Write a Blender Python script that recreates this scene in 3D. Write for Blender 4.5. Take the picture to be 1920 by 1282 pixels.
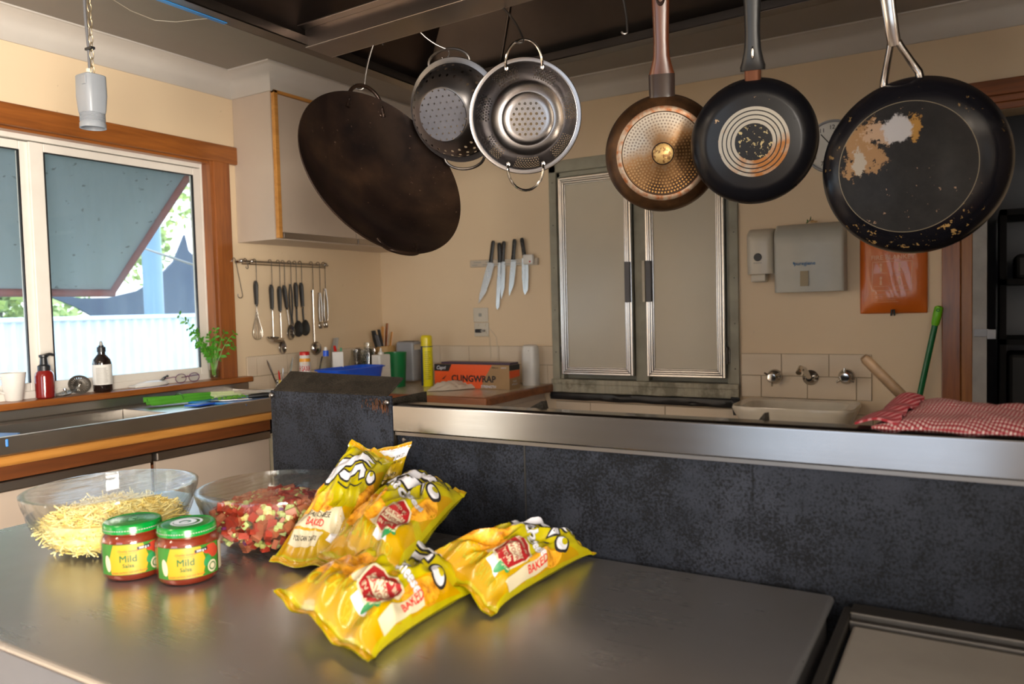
import bpy, bmesh, math, random
from mathutils import Vector, Matrix, noise
from mathutils.geometry import tessellate_polygon
random.seed(7)
PI = math.pi
for o in list(bpy.data.objects): bpy.data.objects.remove(o, do_unlink=True)
sc = bpy.context.scene
COL = sc.collection

# ------------------------------------------------------------------ camera
CAM = Vector((3.074, -3.6, 1.314))
FPX = 1447.94
RT = Vector((0.8572581, 0.5142628, -0.0253432))
UP = Vector((-0.0018644, 0.0523208, 0.9986286))
BK = Vector((0.5148835, -0.8560352, 0.0458112))
cd = bpy.data.cameras.new('camera'); cam = bpy.data.objects.new('camera', cd); COL.objects.link(cam)
cm = Matrix((RT, UP, BK)).transposed().to_4x4(); cm.translation = CAM
cam.matrix_world = cm
cd.sensor_width = 36; cd.lens = FPX*36/1920; cd.clip_start = .02
cd.dof.use_dof = True; cd.dof.focus_distance = 1.95; cd.dof.aperture_fstop = 4.5
sc.camera = cam
sc.view_settings.view_transform = 'Standard'; sc.view_settings.look = 'None'
sc.view_settings.gamma = 1; sc.view_settings.use_curve_mapping = False
sc.view_settings.exposure = 1.25

# ------------------------------------------------------------------ world + lights
w = bpy.data.worlds.new('sky'); sc.world = w; w.use_nodes = True
wn = w.node_tree; wn.nodes.clear()
wo = wn.nodes.new('ShaderNodeOutputWorld'); wb = wn.nodes.new('ShaderNodeBackground')
tc = wn.nodes.new('ShaderNodeTexCoord'); sx = wn.nodes.new('ShaderNodeSeparateXYZ'); rp = wn.nodes.new('ShaderNodeValToRGB')
wn.links.new(tc.outputs['Generated'], sx.inputs[0]); wn.links.new(sx.outputs[2], rp.inputs[0])
rp.color_ramp.elements[0].position = 0.0; rp.color_ramp.elements[0].color = (.62, .66, .66, 1)
rp.color_ramp.elements[1].position = .5; rp.color_ramp.elements[1].color = (.60, .80, 1, 1)
e = rp.color_ramp.elements.new(.06); e.color = (.86, .94, 1, 1)
wn.links.new(rp.outputs[0], wb.inputs[0]); wb.inputs[1].default_value = 1.9
wn.links.new(wb.outputs[0], wo.inputs[0])

def area_light(name, loc, direction, sx_, sy_, power, color, portal=False):
    l = bpy.data.lights.new(name, 'AREA'); l.shape = 'RECTANGLE'; l.size = sx_; l.size_y = sy_
    l.energy = power; l.color = color
    if portal: l.cycles.is_portal = True
    o = bpy.data.objects.new(name, l); COL.objects.link(o)
    o.location = loc; o.rotation_euler = Vector(direction).to_track_quat('-Z', 'Y').to_euler()
    return o
# daylight entering by the kitchen window (portal for the sky) and by the windows of the walls behind the camera
area_light('window_portal', (-.14, -2.56, 1.53), (1, 0, 0), 2.75, 1.1, 1, (1, 1, 1), portal=True)
area_light('right_doorway_daylight', (5.42, -4.9, 1.25), (-1, .10, -.02), 2.1, 1.85, 318, (1, .91, .79))
area_light('rear_door_daylight', (2.4, -6.72, 1.1), (0, 1, 0), 1.6, 2.0, 3.4, (.26, .50, 1))
area_light('left_rear_window_daylight', (-.2, -6.02, 1.1), (1, .1, 0), .62, 1.9, 16, (1, .90, .74))

# ------------------------------------------------------------------ helpers
def ray(px, py): return RT*((px-960)/FPX) - UP*((py-641)/FPX) - BK
def at(px, py, **k):
    d = ray(px, py); (a, v), = k.items(); i = 'xyz'.index(a)
    return CAM + d*((v-CAM[i])/d[i])
def V(*a): return Vector(a)
def wm(o): return (wm(o.parent) @ o.matrix_basis) if o.parent else o.matrix_basis.copy()

class NT:
    def __init__(s, name):
        s.m = bpy.data.materials.new(name); s.m.use_nodes = True; s.t = s.m.node_tree
        s.t.nodes.clear(); s.out = s.n('ShaderNodeOutputMaterial')
        s.b = s.n('ShaderNodeBsdfPrincipled'); s.l(s.b.outputs[0], s.out.inputs[0])
    def n(s, k): return s.t.nodes.new(k)
    def l(s, a, b): s.t.links.new(a, b)
    def put(s, sock, v):
        if hasattr(v, 'is_output') or isinstance(v, bpy.types.NodeSocket): s.l(v, sock)
        elif isinstance(v, (tuple, list)) and sock.type == 'RGBA': sock.default_value = (*v[:3], 1)
        elif sock.type == 'RGBA': sock.default_value = (v, v, v, 1)
        else: sock.default_value = v
    def math(s, op, a, b=0.0, c=0.0, clamp=False):
        x = s.n('ShaderNodeMath'); x.operation = op; x.use_clamp = clamp
        s.put(x.inputs[0], a); s.put(x.inputs[1], b); s.put(x.inputs[2], c); return x.outputs[0]
    def obj(s): return s.n('ShaderNodeTexCoord').outputs['Object']
    def sep(s, v):
        x = s.n('ShaderNodeSeparateXYZ'); s.l(v, x.inputs[0]); return x.outputs
    def map(s, v, scale=(1, 1, 1), rot=(0, 0, 0), loc=(0, 0, 0)):
        x = s.n('ShaderNodeMapping'); s.l(v, x.inputs[0]); x.inputs['Scale'].default_value = scale
        x.inputs['Rotation'].default_value = rot; x.inputs['Location'].default_value = loc; return x.outputs[0]
    def noise(s, v, scale, detail=3, rough=.55, dist=0):
        x = s.n('ShaderNodeTexNoise'); s.l(v, x.inputs['Vector']); x.inputs['Scale'].default_value = scale
        x.inputs['Detail'].default_value = detail; x.inputs['Roughness'].default_value = rough
        x.inputs['Distortion'].default_value = dist; return x.outputs[0]
    def vor(s, v, scale, out='Distance'):
        x = s.n('ShaderNodeTexVoronoi'); s.l(v, x.inputs['Vector']); x.inputs['Scale'].default_value = scale
        return x.outputs[out]
    def ramp(s, f, *st):
        x = s.n('ShaderNodeValToRGB'); s.l(f, x.inputs[0]); cr = x.color_ramp
        while len(cr.elements) < len(st): cr.elements.new(.5)
        for e_, (p, c) in zip(cr.elements, st):
            e_.position = p; e_.color = (*c, 1) if isinstance(c, tuple) else (c, c, c, 1)
        return x.outputs[0]
    def mix(s, f, a, b, mode='MIX'):
        x = s.n('ShaderNodeMix'); x.data_type = 'RGBA'; x.blend_type = mode
        s.put(x.inputs['Factor'], f) if False else s.put(x.inputs[0], f)
        s.put(x.inputs[6], a); s.put(x.inputs[7], b); return x.outputs[2]
    def bump(s, h, strength=.3, dist=.01):
        x = s.n('ShaderNodeBump'); x.inputs['Strength'].default_value = strength
        x.inputs['Distance'].default_value = dist; s.l(h, x.inputs['Height']); s.l(x.outputs[0], s.b.inputs['Normal'])
    def set(s, **k):
        nm = dict(c='Base Color', r='Roughness', m='Metallic', t='Transmission Weight', ior='IOR', a='Alpha',
                  sp='Specular IOR Level', coat='Coat Weight', cr='Coat Roughness', an='Anisotropic',
                  ec='Emission Color', es='Emission Strength', ss='Subsurface Weight')
        for a, v in k.items(): s.put(s.b.inputs[nm[a]], v)
        return s.m

def plain(name, c, r=.5, m=0, var=.06, vs=9, bump=0, bs=60, rv=.05, **k):
    """principled surface with slight procedural mottling, roughness variation and optional grain bump"""
    t = NT(name); v = t.obj(); f = t.noise(v, vs, 4)
    lo = tuple(max(0, x*(1-var)) for x in c); hi = tuple(min(1, x*(1+var)) for x in c)
    col = t.ramp(f, (.3, lo), (.7, hi)); rr = t.math('MULTIPLY_ADD', f, rv*2, r-rv)
    t.set(c=col, r=rr, m=m, **k)
    if bump: t.bump(t.noise(v, bs, 3), bump, .003)
    return t.m

def wood(name, a, b, axis=1, scale=6, r=.45, coat=.2):
    t = NT(name); v = t.obj()
    sc_ = [14, 14, 14]; sc_[axis] = 1.0
    vv = t.map(v, scale=tuple(x*scale/6 for x in sc_)); n1 = t.noise(vv, 1.6, 5, .6, .8)
    n2 = t.noise(t.map(v, scale=tuple(x*3 for x in sc_)), 2.0, 4, .6)
    f = t.math('ADD', t.math('MULTIPLY', n1, .7), t.math('MULTIPLY', n2, .3))
    t.set(c=t.ramp(f, (.32, a), (.66, b)), r=r, coat=coat, cr=.25); t.bump(f, .15, .002)
    return t.m

def steel(name, c=(.42, .41, .40), r=.3, axis=0, streak=120, dirt=.25, an=.0, bumpk=.012, m=1.0):
    t = NT(name); v = t.obj(); s_ = [streak]*3; s_[axis] = 2.5
    br = t.noise(t.map(v, scale=tuple(s_)), 1.0, 3); big = t.noise(v, 3.2, 5, .6)
    rr = t.math('ADD', t.math('MULTIPLY', br, .05), t.math('MULTIPLY_ADD', big, .16, r-.105))
    col = t.mix(t.ramp(big, (.35, 0.0), (.7, dirt)), c, tuple(x*.55 for x in c))
    t.set(c=col, r=rr, m=m, an=an); t.bump(br, bumpk, .0015)
    return t.m

M = {}
# room
t = NT('wall_paint'); v = t.obj(); n_ = t.noise(v, 1.3, 4); sp = t.noise(v, 38, 2)
c_ = t.ramp(n_, (.3, (.71, .55, .365)), (.75, (.755, .595, .405)))
c_ = t.mix(t.ramp(sp, (.745, 0.0), (.765, .35)), c_, (.36, .27, .17))
t.set(c=c_, r=.5); t.bump(t.noise(v, 160, 2), .05, .002); M['wall'] = t.m
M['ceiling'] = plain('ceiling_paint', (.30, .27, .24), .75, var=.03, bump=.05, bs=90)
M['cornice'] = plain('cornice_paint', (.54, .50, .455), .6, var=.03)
t = NT('splash_tile'); v = t.obj(); s3 = t.sep(v)
cell = t.noise(t.map(v, scale=(5, 5, 10)), 1.0, 0)
t.set(c=t.ramp(cell, (.35, (.68, .56, .42)), (.65, (.73, .615, .475))), r=.22); M['tile'] = t.m
M['grout'] = plain('grout', (.40, .32, .22), .8)
M['timber'] = wood('stained_timber', (.16, .045, .008), (.36, .115, .02), axis=1, r=.38, coat=.35)
M['timber_x'] = wood('stained_timber_across', (.13, .035, .008), (.30, .09, .018), axis=0, r=.38, coat=.35)
M['timber_z'] = wood('stained_timber_upright', (.15, .04, .008), (.34, .105, .02), axis=2, r=.38, coat=.35)
M['timber_light'] = wood('oiled_timber', (.42, .17, .03), (.66, .31, .07), axis=1, r=.36, coat=.3)
M['timber_dark'] = wood('dark_timber_rail', (.10, .028, .006), (.20, .055, .010), axis=1, r=.5, coat=.1)
M['alu_white'] = plain('white_aluminium', (.72, .68, .62), .38, var=.04)
M['floor'] = plain('vinyl_floor', (.16, .12, .09), .45, var=.2, vs=4)
M['glass'] = None
def glass_mat(name, tint=(1, 1, 1), gl=.08, dirt=0, rough=0.0, ior=1.45):
    t = NT(name); t.t.nodes.remove(t.b)
    tr = t.n('ShaderNodeBsdfTransparent'); tr.inputs[0].default_value = (*tint, 1)
    g = t.n('ShaderNodeBsdfGlossy'); g.inputs['Roughness'].default_value = rough
    fr = t.n('ShaderNodeLayerWeight'); fr.inputs[0].default_value = .5
    mx = t.n('ShaderNodeMixShader'); t.l(t.math('MULTIPLY_ADD', t.math('POWER', fr.outputs['Facing'], 5.0), .9, gl*.6, clamp=True), mx.inputs[0]); t.l(tr.outputs[0], mx.inputs[1]); t.l(g.outputs[0], mx.inputs[2])
    o = mx.outputs[0]
    if dirt:
        d = t.n('ShaderNodeBsdfTranslucent'); d.inputs[0].default_value = (.9, .93, 1, 1); m2 = t.n('ShaderNodeMixShader')
        nz = t.noise(t.map(t.obj(), scale=(9, 9, 1.6)), 1.2, 6, .7)
        t.l(t.ramp(nz, (.35, dirt*.3), (.8, dirt)), m2.inputs[0]); t.l(o, m2.inputs[1]); t.l(d.outputs[0], m2.inputs[2]); o = m2.outputs[0]
    t.l(o, t.out.inputs[0]); return t.m
M['pane'] = glass_mat('window_glass', (.96, .98, 1), .04, dirt=.16)
M['clear'] = glass_mat('clear_glass', (.965, .975, .965), .07, ior=1.5)
t = NT('stretch_film'); t.t.nodes.remove(t.b)
tr = t.n('ShaderNodeBsdfTransparent'); tr.inputs[0].default_value = (.96, .97, .97, 1)
g = t.n('ShaderNodeBsdfGlossy'); g.inputs['Roughness'].default_value = .10; fr = t.n('ShaderNodeLayerWeight'); fr.inputs[0].default_value = .5
bp = t.n('ShaderNodeBump'); bp.inputs['Strength'].default_value = .5; bp.inputs['Distance'].default_value = .004
wv = t.noise(t.map(t.obj(), scale=(60, 9, 30), rot=(0, 0, .5)), 1.2, 5, .7, .6); t.l(wv, bp.inputs['Height'])
t.l(bp.outputs[0], g.inputs['Normal']); t.l(bp.outputs[0], fr.inputs['Normal'])
mx = t.n('ShaderNodeMixShader'); t.l(t.math('MULTIPLY_ADD', t.math('POWER', fr.outputs['Facing'], 3.5), .9, .045, clamp=True), mx.inputs[0]); t.l(tr.outputs[0], mx.inputs[1]); t.l(g.outputs[0], mx.inputs[2])
t.l(mx.outputs[0], t.out.inputs[0]); M['film'] = t.m
# metals
M['bench'] = steel('brushed_bench_steel', (.42, .41, .41), .29, axis=0, streak=260, dirt=.25, bumpk=.0, m=.88)
M['cap'] = steel('brushed_cap_steel', (.20, .195, .20), .17, axis=0, streak=300, dirt=.15)
M['sink'] = steel('sink_steel', (.56, .53, .49), .34, axis=1, streak=240, dirt=.12)
M['hood'] = steel('hood_steel', (.20, .17, .15), .33, axis=0, streak=60, dirt=.5)
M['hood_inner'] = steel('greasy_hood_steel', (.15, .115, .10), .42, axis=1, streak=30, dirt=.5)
M['griddle'] = steel('worn_griddle_steel', (.40, .37, .33), .42, axis=0, streak=30, dirt=.6, m=.55)
M['chrome'] = plain('chrome', (.62, .60, .58), .12, 1)
M['bright'] = steel('utensil_steel', (.50, .47, .43), .22, axis=2, streak=90, dirt=.2)
M['blade'] = steel('blade_steel', (.62, .62, .62), .25, axis=2, streak=90, dirt=.1)
M['wire'] = plain('hook_steel', (.17, .155, .145), .35, 1)
M['alu'] = plain('ribbed_aluminium', (.62, .60, .58), .24, 1, var=.03, vs=2, rv=.02)
M['alu_rail'] = steel('aluminium_rail', (.40, .35, .31), .38, axis=1, streak=70, dirt=.2)
M['black'] = plain('black_plastic', (.012, .012, .013), .38, var=.2)
M['black_matte'] = plain('black_nylon', (.02, .019, .018), .55, var=.2)
M['dark'] = plain('dark_void', (.012, .011, .012), .8)
M['white'] = plain('white_plastic', (.72, .70, .66), .35)
M['offwhite'] = plain('aged_white_plastic', (.60, .545, .45), .3)
M['laminate'] = plain('cabinet_laminate', (.53, .43, .345), .42, var=.02)
M['cream_lam'] = plain('cream_laminate', (.66, .60, .45), .4, var=.02)
M['worktop'] = plain('cream_worktop', (.66, .56, .43), .2, var=.08, vs=30)
def speckled(name, base, hi, dk, scale=60, r=.42, m=.3, streaks=True):
    t = NT(name); v = t.obj(); a = t.noise(v, 3.5, 7, .7); b_ = t.noise(v, scale*4, 3, .6); b3 = t.noise(v, 22, 6, .75)
    st = t.noise(t.map(v, scale=(70, 70, 7)), 1.2, 4, .65)
    g_ = t.noise(v, scale*9, 2)
    col = t.ramp(a, (.34, base), (.66, hi))
    col = t.mix(t.ramp(t.math('ADD', t.math('MULTIPLY', b_, .50), t.math('ADD', t.math('MULTIPLY', b3, .35), t.math('MULTIPLY', t.noise(v, 2.3, 3), .35))), (.57, 0.0), (.66, .9)), col, dk)
    if streaks: col = t.mix(t.ramp(st, (.66, 0.0), (.72, .8)), col, dk)
    col = t.mix(t.ramp(g_, (.60, 0.0), (.68, .22)), col, tuple(min(1, x*2.2) for x in hi))
    t.set(c=col, r=t.math('MULTIPLY_ADD', a, .3, r-.12), m=m, sp=.18); t.bump(b_, .12, .001)
    return t.m
M['panel'] = speckled('blackened_steel', (.007, .009, .014), (.024, .028, .040), (.001, .001, .0015), 60, .60, 0)
M['flap'] = speckled('flap_steel', (.016, .013, .010), (.034, .028, .021), (.006, .005, .004), 90, .5, .2, False)
M['rust'] = speckled('rusty_drip', (.05, .02, .008), (.16, .06, .018), (.015, .008, .005), 200, .7, 0)
# small plastics and paints
for n_, c_, r_ in (('red', (.55, .015, .012), .3), ('blue', (.01, .09, .62), .35), ('green', (.005, .17, .05), .35), ('lid_green', (.0, .17, .02), .22),
                   ('yellow', (.78, .68, .01), .3), ('orange_red', (.80, .10, .015), .45), ('kraft', (.34, .21, .10), .7), ('lime', (.16, .55, .01), .4),
                   ('broom_green', (.0, .13, .035), .3), ('paper', (.72, .70, .66), .7), ('ink', (.015, .013, .012), .5), ('dark_red', (.26, .008, .01), .4),
                   ('badge_cream', (.50, .44, .30), .35), ('white_print', (.58, .58, .63), .25), ('label_yellow', (.42, .26, .008), .4), ('label_green', (.028, .15, .015), .4),
                   ('chip', (.62, .27, .015), .35), ('chip_dark', (.40, .12, .008), .4), ('gold', (.86, .46, .01), .28), ('leaf', (.07, .30, .02), .45),
                   ('leaf_dark', (.03, .15, .012), .5), ('navy', (.01, .03, .10), .4), ('grey_plastic', (.30, .31, .34), .35), ('grey_dark', (.12, .12, .13), .5),
                   ('tape_blue', (.02, .16, .42), .3), ('bone', (.62, .56, .45), .6), ('amber', (.22, .012, .008), .12), ('brown_glass', (.010, .006, .005), .1),
                   ('board_blue', (.03, .22, .62), .4), ('onion', (.16, .42, .03), .35), ('onion_pale', (.62, .70, .38), .4), ('purple', (.12, .01, .09), .3),
                   ('porcelain', (.70, .64, .53), .12), ('clay', (.5, .30, .12), .6), ('eye_green', (.02, .20, .06), .4), ('faint_grey', (.30, .29, .27), .4),
                   ('olive_print', (.34, .29, .01), .4), ('tomato', (.34, .035, .018), .25), ('salsa', (.15, .018, .006), .15), ('tomato_pale', (.42, .12, .06), .3), ('cheese', (.92, .76, .32), .4),
                   ('avocado', (.42, .44, .12), .35), ('cabbage', (.50, .58, .22), .4), ('logo_blue', (.05, .16, .34), .5), ('fence', (.70, .80, .92), .4),
                   ('bark', (.10, .075, .06), .8), ('sail', (.05, .065, .10), .8), ('awning_frame', (.20, .05, .045), .6),
                   ('post_blue', (.16, .28, .42), .35), ('grass', (.12, .16, .06), .9), ('mint', (.15, .42, .25), .4), ('clock_face', (.62, .60, .56), .4)):
    M[n_] = plain(n_, c_, r_)
t = NT('awning_underside'); v = t.obj()
t.set(c=t.mix(t.ramp(t.noise(v, 26, 3), (.66, 0.0), (.70, .7)), (.225, .285, .335), (.05, .05, .06)), r=.85); M['awning'] = t.m

class MB:
    """collects shapes into one mesh"""
    def __init__(s): s.bm = bmesh.new(); s.smooth = False
    def box(s, x0, x1, y0, y1, z0, z1, mi=0, T=None):
        vs = [s.bm.verts.new(T @ V(x, y, z) if T else (x, y, z)) for x in (x0, x1) for y in (y0, y1) for z in (z0, z1)]
        for f in ((0, 1, 3, 2), (4, 6, 7, 5), (0, 4, 5, 1), (2, 3, 7, 6), (0, 2, 6, 4), (1, 5, 7, 3)):
            s.bm.faces.new([vs[i] for i in f]).material_index = mi
        return s
    def hexa(s, p, mi=0):
        vs = [s.bm.verts.new(q) for q in p]
        for f in ((0, 3, 2, 1), (4, 5, 6, 7), (0, 1, 5, 4), (1, 2, 6, 5), (2, 3, 7, 6), (3, 0, 4, 7)):
            s.bm.faces.new([vs[i] for i in f]).material_index = mi
        return s
    def slab(s, quad, th):
        """thin board from a 4-corner outline, thickness along its normal"""
        q = [Vector(a) for a in quad]; n = (q[1]-q[0]).cross(q[3]-q[0]).normalized()*th
        return s.hexa(q + [a+n for a in q])
    def prism(s, pts, h0, h1, T=None, mi=0):
        T = T or Matrix(); n = len(pts)
        a = [s.bm.verts.new(T @ V(x, y, h0)) for x, y in pts]; b = [s.bm.verts.new(T @ V(x, y, h1)) for x, y in pts]
        tri = tessellate_polygon([[V(x, y, 0) for x, y in pts]])
        for f in tri:
            s.bm.faces.new([a[i] for i in f]).material_index = mi; s.bm.faces.new([b[i] for i in f][::-1]).material_index = mi
        for i in range(n): s.bm.faces.new((a[i], a[(i+1) % n], b[(i+1) % n], b[i])).material_index = mi
        return s
    def lathe(s, prof, seg=32, T=None, mi=0, sx=1, sy=1):
        T = T or Matrix(); s.smooth = True; rings = []
        for r, z in prof:
            if r < 1e-6: rings.append([s.bm.verts.new(T @ V(0, 0, z))])
            else: rings.append([s.bm.verts.new(T @ V(sx*r*math.cos(2*PI*k/seg), sy*r*math.sin(2*PI*k/seg), z)) for k in range(seg)])
        for a, b in zip(rings, rings[1:]):
            for k in range(seg):
                k2 = (k+1) % seg
                if len(a) == 1 and len(b) == 1: continue
                f = (a[0], b[k], b[k2]) if len(a) == 1 else (a[k], b[0], a[k2]) if len(b) == 1 else (a[k], b[k], b[k2], a[k2])
                s.bm.faces.new(f).material_index = mi
        return s
    def tube(s, pts, r, seg=8, closed=False, sx=1.0, mi=0):
        s.smooth = True; pts = [Vector(p) for p in pts]; n = len(pts); rings = []
        rr = r if isinstance(r, (list, tuple)) else [r]*n
        ref = None
        for i, p in enumerate(pts):
            if closed: d = pts[(i+1) % n]-pts[i-1]
            else: d = pts[min(i+1, n-1)]-pts[max(i-1, 0)]
            d.normalize()
            if ref is None:
                ref = V(0, 0, 1) if abs(d.z) < .9 else V(1, 0, 0)
            u = (ref - d*ref.dot(d)).normalized(); ref = u; q = d.cross(u)
            rings.append([s.bm.verts.new(p + (u*math.cos(2*PI*k/seg) + q*math.sin(2*PI*k/seg)*sx)*rr[i]) for k in range(seg)])
        for i in range(n if closed else n-1):
            a, b = rings[i], rings[(i+1) % n]
            for k in range(seg): s.bm.faces.new((a[k], a[(k+1) % seg], b[(k+1) % seg], b[k])).material_index = mi
        if not closed:
            s.bm.faces.new(rings[0][::-1]).material_index = mi; s.bm.faces.new(rings[-1]).material_index = mi
        return s
    def grid(s, f, nu, nv, mi=0, closeu=False):
        s.smooth = True
        g = [[s.bm.verts.new(f(i/nu, j/nv)) for i in range(nu + (0 if closeu else 1))] for j in range(nv+1)]
        for j in range(nv):
            for i in range(nu):
                i2 = (i+1) % nu if closeu else i+1
                s.bm.faces.new((g[j][i], g[j][i2], g[j+1][i2], g[j+1][i])).material_index = mi
        return s
    def ball(s, c, r, sub=2, sc_=(1, 1, 1), R=None):
        s.smooth = True
        T = Matrix.Translation(c) @ (R.to_4x4() if R else Matrix()) @ Matrix.Diagonal((r*sc_[0], r*sc_[1], r*sc_[2], 1))
        bmesh.ops.create_icosphere(s.bm, subdivisions=sub, radius=1, matrix=T); return s
    def build(s, name, mat, parent=None, local=False, bevel=0, solid=0, smooth=None, seg=2, subsurf=0):
        if parent is not None and not local: s.bm.transform(wm(parent).inverted())
        bmesh.ops.recalc_face_normals(s.bm, faces=s.bm.faces)
        me = bpy.data.meshes.new(name); s.bm.to_mesh(me); s.bm.free()
        sm = s.smooth if smooth is None else smooth
        if sm:
            me.polygons.foreach_set('use_smooth', [True]*len(me.polygons))
            try: me.set_sharp_from_angle(angle=math.radians(42))
            except Exception: pass
        for m_ in (mat if isinstance(mat, (list, tuple)) else [mat]): me.materials.append(M[m_] if isinstance(m_, str) else m_)
        o = bpy.data.objects.new(name, me); COL.objects.link(o)
        if parent: o.parent = parent
        if solid:
            d = o.modifiers.new('solid', 'SOLIDIFY'); d.thickness = solid; d.offset = 0
        if bevel:
            d = o.modifiers.new('bevel', 'BEVEL'); d.width = bevel; d.segments = seg; d.limit_method = 'ANGLE'; d.angle_limit = .7
        if subsurf:
            d = o.modifiers.new('sub', 'SUBSURF'); d.levels = subsurf; d.render_levels = subsurf
        return o
def tag(o, label=None, cat=None, group=None, kind=None):
    if label: o['label'] = label
    if cat: o['category'] = cat
    if group: o['group'] = group
    if kind: o['kind'] = kind
    return o
def frame4(b, a0, a1, c0, c1, w_, put):
    """four members of a rectangular frame, uprights full height, rails between them"""
    put(a0, a0+w_, c0, c1); put(a1-w_, a1, c0, c1); put(a0+w_, a1-w_, c0, c0+w_); put(a0+w_, a1-w_, c1-w_, c1)
def struct(mb, name, mat, parent=None, **k): 
    o = mb.build(name, mat, parent, **k)
    if not parent: o['kind'] = 'structure'
    return o
def thing(name, label, cat, loc=(0, 0, 0), group=None, rot=None):
    o = bpy.data.objects.new(name, None); COL.objects.link(o); o.empty_display_size = .05
    if rot is not None:
        m_ = rot.to_4x4(); m_.translation = Vector(loc); o.matrix_basis = m_
    else: o.location = loc
    return tag(o, label, cat, group)
def arc(c, r, a0, a1, n, ax=V(1, 0, 0), ay=V(0, 0, 1)):
    return [Vector(c) + ax*(r*math.cos(a0+(a1-a0)*i/n)) + ay*(r*math.sin(a0+(a1-a0)*i/n)) for i in range(n+1)]

def text_tris(s, size, bold=0, align='CENTER', sp=1.0, shear=0):
    cu = bpy.data.curves.new('t', 'FONT'); cu.body = s; cu.size = size; cu.align_x = align; cu.align_y = 'CENTER'
    cu.offset = bold; cu.space_character = sp; cu.resolution_u = 2; cu.shear = shear
    o = bpy.data.objects.new('t', cu); COL.objects.link(o); dg = bpy.context.evaluated_depsgraph_get()
    me = bpy.data.meshes.new_from_object(o.evaluated_get(dg)); bm = bmesh.new(); bm.from_mesh(me)
    bpy.data.objects.remove(o); bpy.data.curves.remove(cu); bpy.data.meshes.remove(me)
    return bm
class Decal:
    """flat artwork wrapped onto a surface by a mapping function (x, y, lift) -> point"""
    def __init__(s, fmap, maxe=.006): s.f = fmap; s.maxe = maxe; s.bm = bmesh.new()
    def _add(s, bm, lift, maxe=None):
        maxe = maxe or s.maxe
        bmesh.ops.triangulate(bm, faces=bm.faces)
        for _ in range(5):
            ee = [e_ for e_ in bm.edges if e_.calc_length() > maxe]
            if not ee: break
            bmesh.ops.subdivide_edges(bm, edges=ee, cuts=1); bmesh.ops.triangulate(bm, faces=bm.faces)
        mp = {v_: s.bm.verts.new(s.f(v_.co.x, v_.co.y, lift)) for v_ in bm.verts}
        for f in bm.faces:
            try: s.bm.faces.new([mp[v_] for v_ in f.verts])
            except ValueError: pass
        bm.free()
    def text(s, txt, x, y, size, rot=0, lift=.0006, bold=0, align='CENTER', sx=1, sy=1, sp=1.0, shear=0, maxe=None):
        c, q = math.cos(rot), math.sin(rot); bold = max(bold, size*.012)
        for k, (ox, oy) in enumerate(((-1, -1), (1, -1), (1, 1), (-1, 1))):     # four shifted copies give a bold weight
            bm = text_tris(txt, size, 0, align, sp, shear)
            for v_ in bm.verts:
                a, b = v_.co.x*sx+ox*bold*.8, v_.co.y*sy+oy*bold*.8; v_.co = (x+a*c-b*q, y+a*q+b*c, 0)
            s._add(bm, lift+k*.00001, maxe)
        return s
    def poly(s, pts, lift=.0004, maxe=None):
        bm = bmesh.new(); vs = [bm.verts.new((x, y, 0)) for x, y in pts]
        for f in tessellate_polygon([[V(x, y, 0) for x, y in pts]]): bm.faces.new([vs[i] for i in f])
        s._add(bm, lift, maxe); return s
    def ell(s, x, y, a, b, rot=0, lift=.0004, n=20, a0=0, a1=2*PI):
        c, q = math.cos(rot), math.sin(rot)
        return s.poly([(x+a*math.cos(u)*c-b*math.sin(u)*q, y+a*math.cos(u)*q+b*math.sin(u)*c) for u in [a0+(a1-a0)*i/n for i in range(n)]], lift)
    def ring(s, x, y, r0, r1, lift=.0004, n=40):
        for i in range(n):
            a, b = 2*PI*i/n, 2*PI*(i+1)/n
            s.poly([(x+r0*math.cos(a), y+r0*math.sin(a)), (x+r1*math.cos(a), y+r1*math.sin(a)), (x+r1*math.cos(b), y+r1*math.sin(b)), (x+r0*math.cos(b), y+r0*math.sin(b))], lift)
        return s
    def stroke(s, pts, w_, lift=.0005):
        for (x0, y0), (x1, y1) in zip(pts, pts[1:]):
            d = V(x1-x0, y1-y0); 
            if d.length < 1e-6: continue
            n = V(-d.y, d.x).normalized()*w_/2; d = d.normalized()*w_*.25
            s.poly([(x0-d.x+n.x, y0-d.y+n.y), (x0-d.x-n.x, y0-d.y-n.y), (x1+d.x-n.x, y1+d.y-n.y), (x1+d.x+n.x, y1+d.y+n.y)], lift)
        return s
    def build(s, name, mat, parent, local=False):
        b = MB(); b.bm.free(); b.bm = s.bm
        bmesh.ops.remove_doubles(b.bm, verts=b.bm.verts, dist=1e-6)
        return b.build(name, mat, parent, local=local, smooth=True)
def plane_map(o, ax, ay, nrm):
    o, ax, ay, nrm = map(Vector, (o, ax, ay, nrm)); return lambda x, y, l: o + ax*x + ay*y + nrm*l
def cyl_map(c, r, a0, sgn=1):
    c = Vector(c)
    return lambda x, y, l: c + V((r+l)*math.cos(a0+sgn*x/r), (r+l)*math.sin(a0+sgn*x/r), y)

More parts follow.
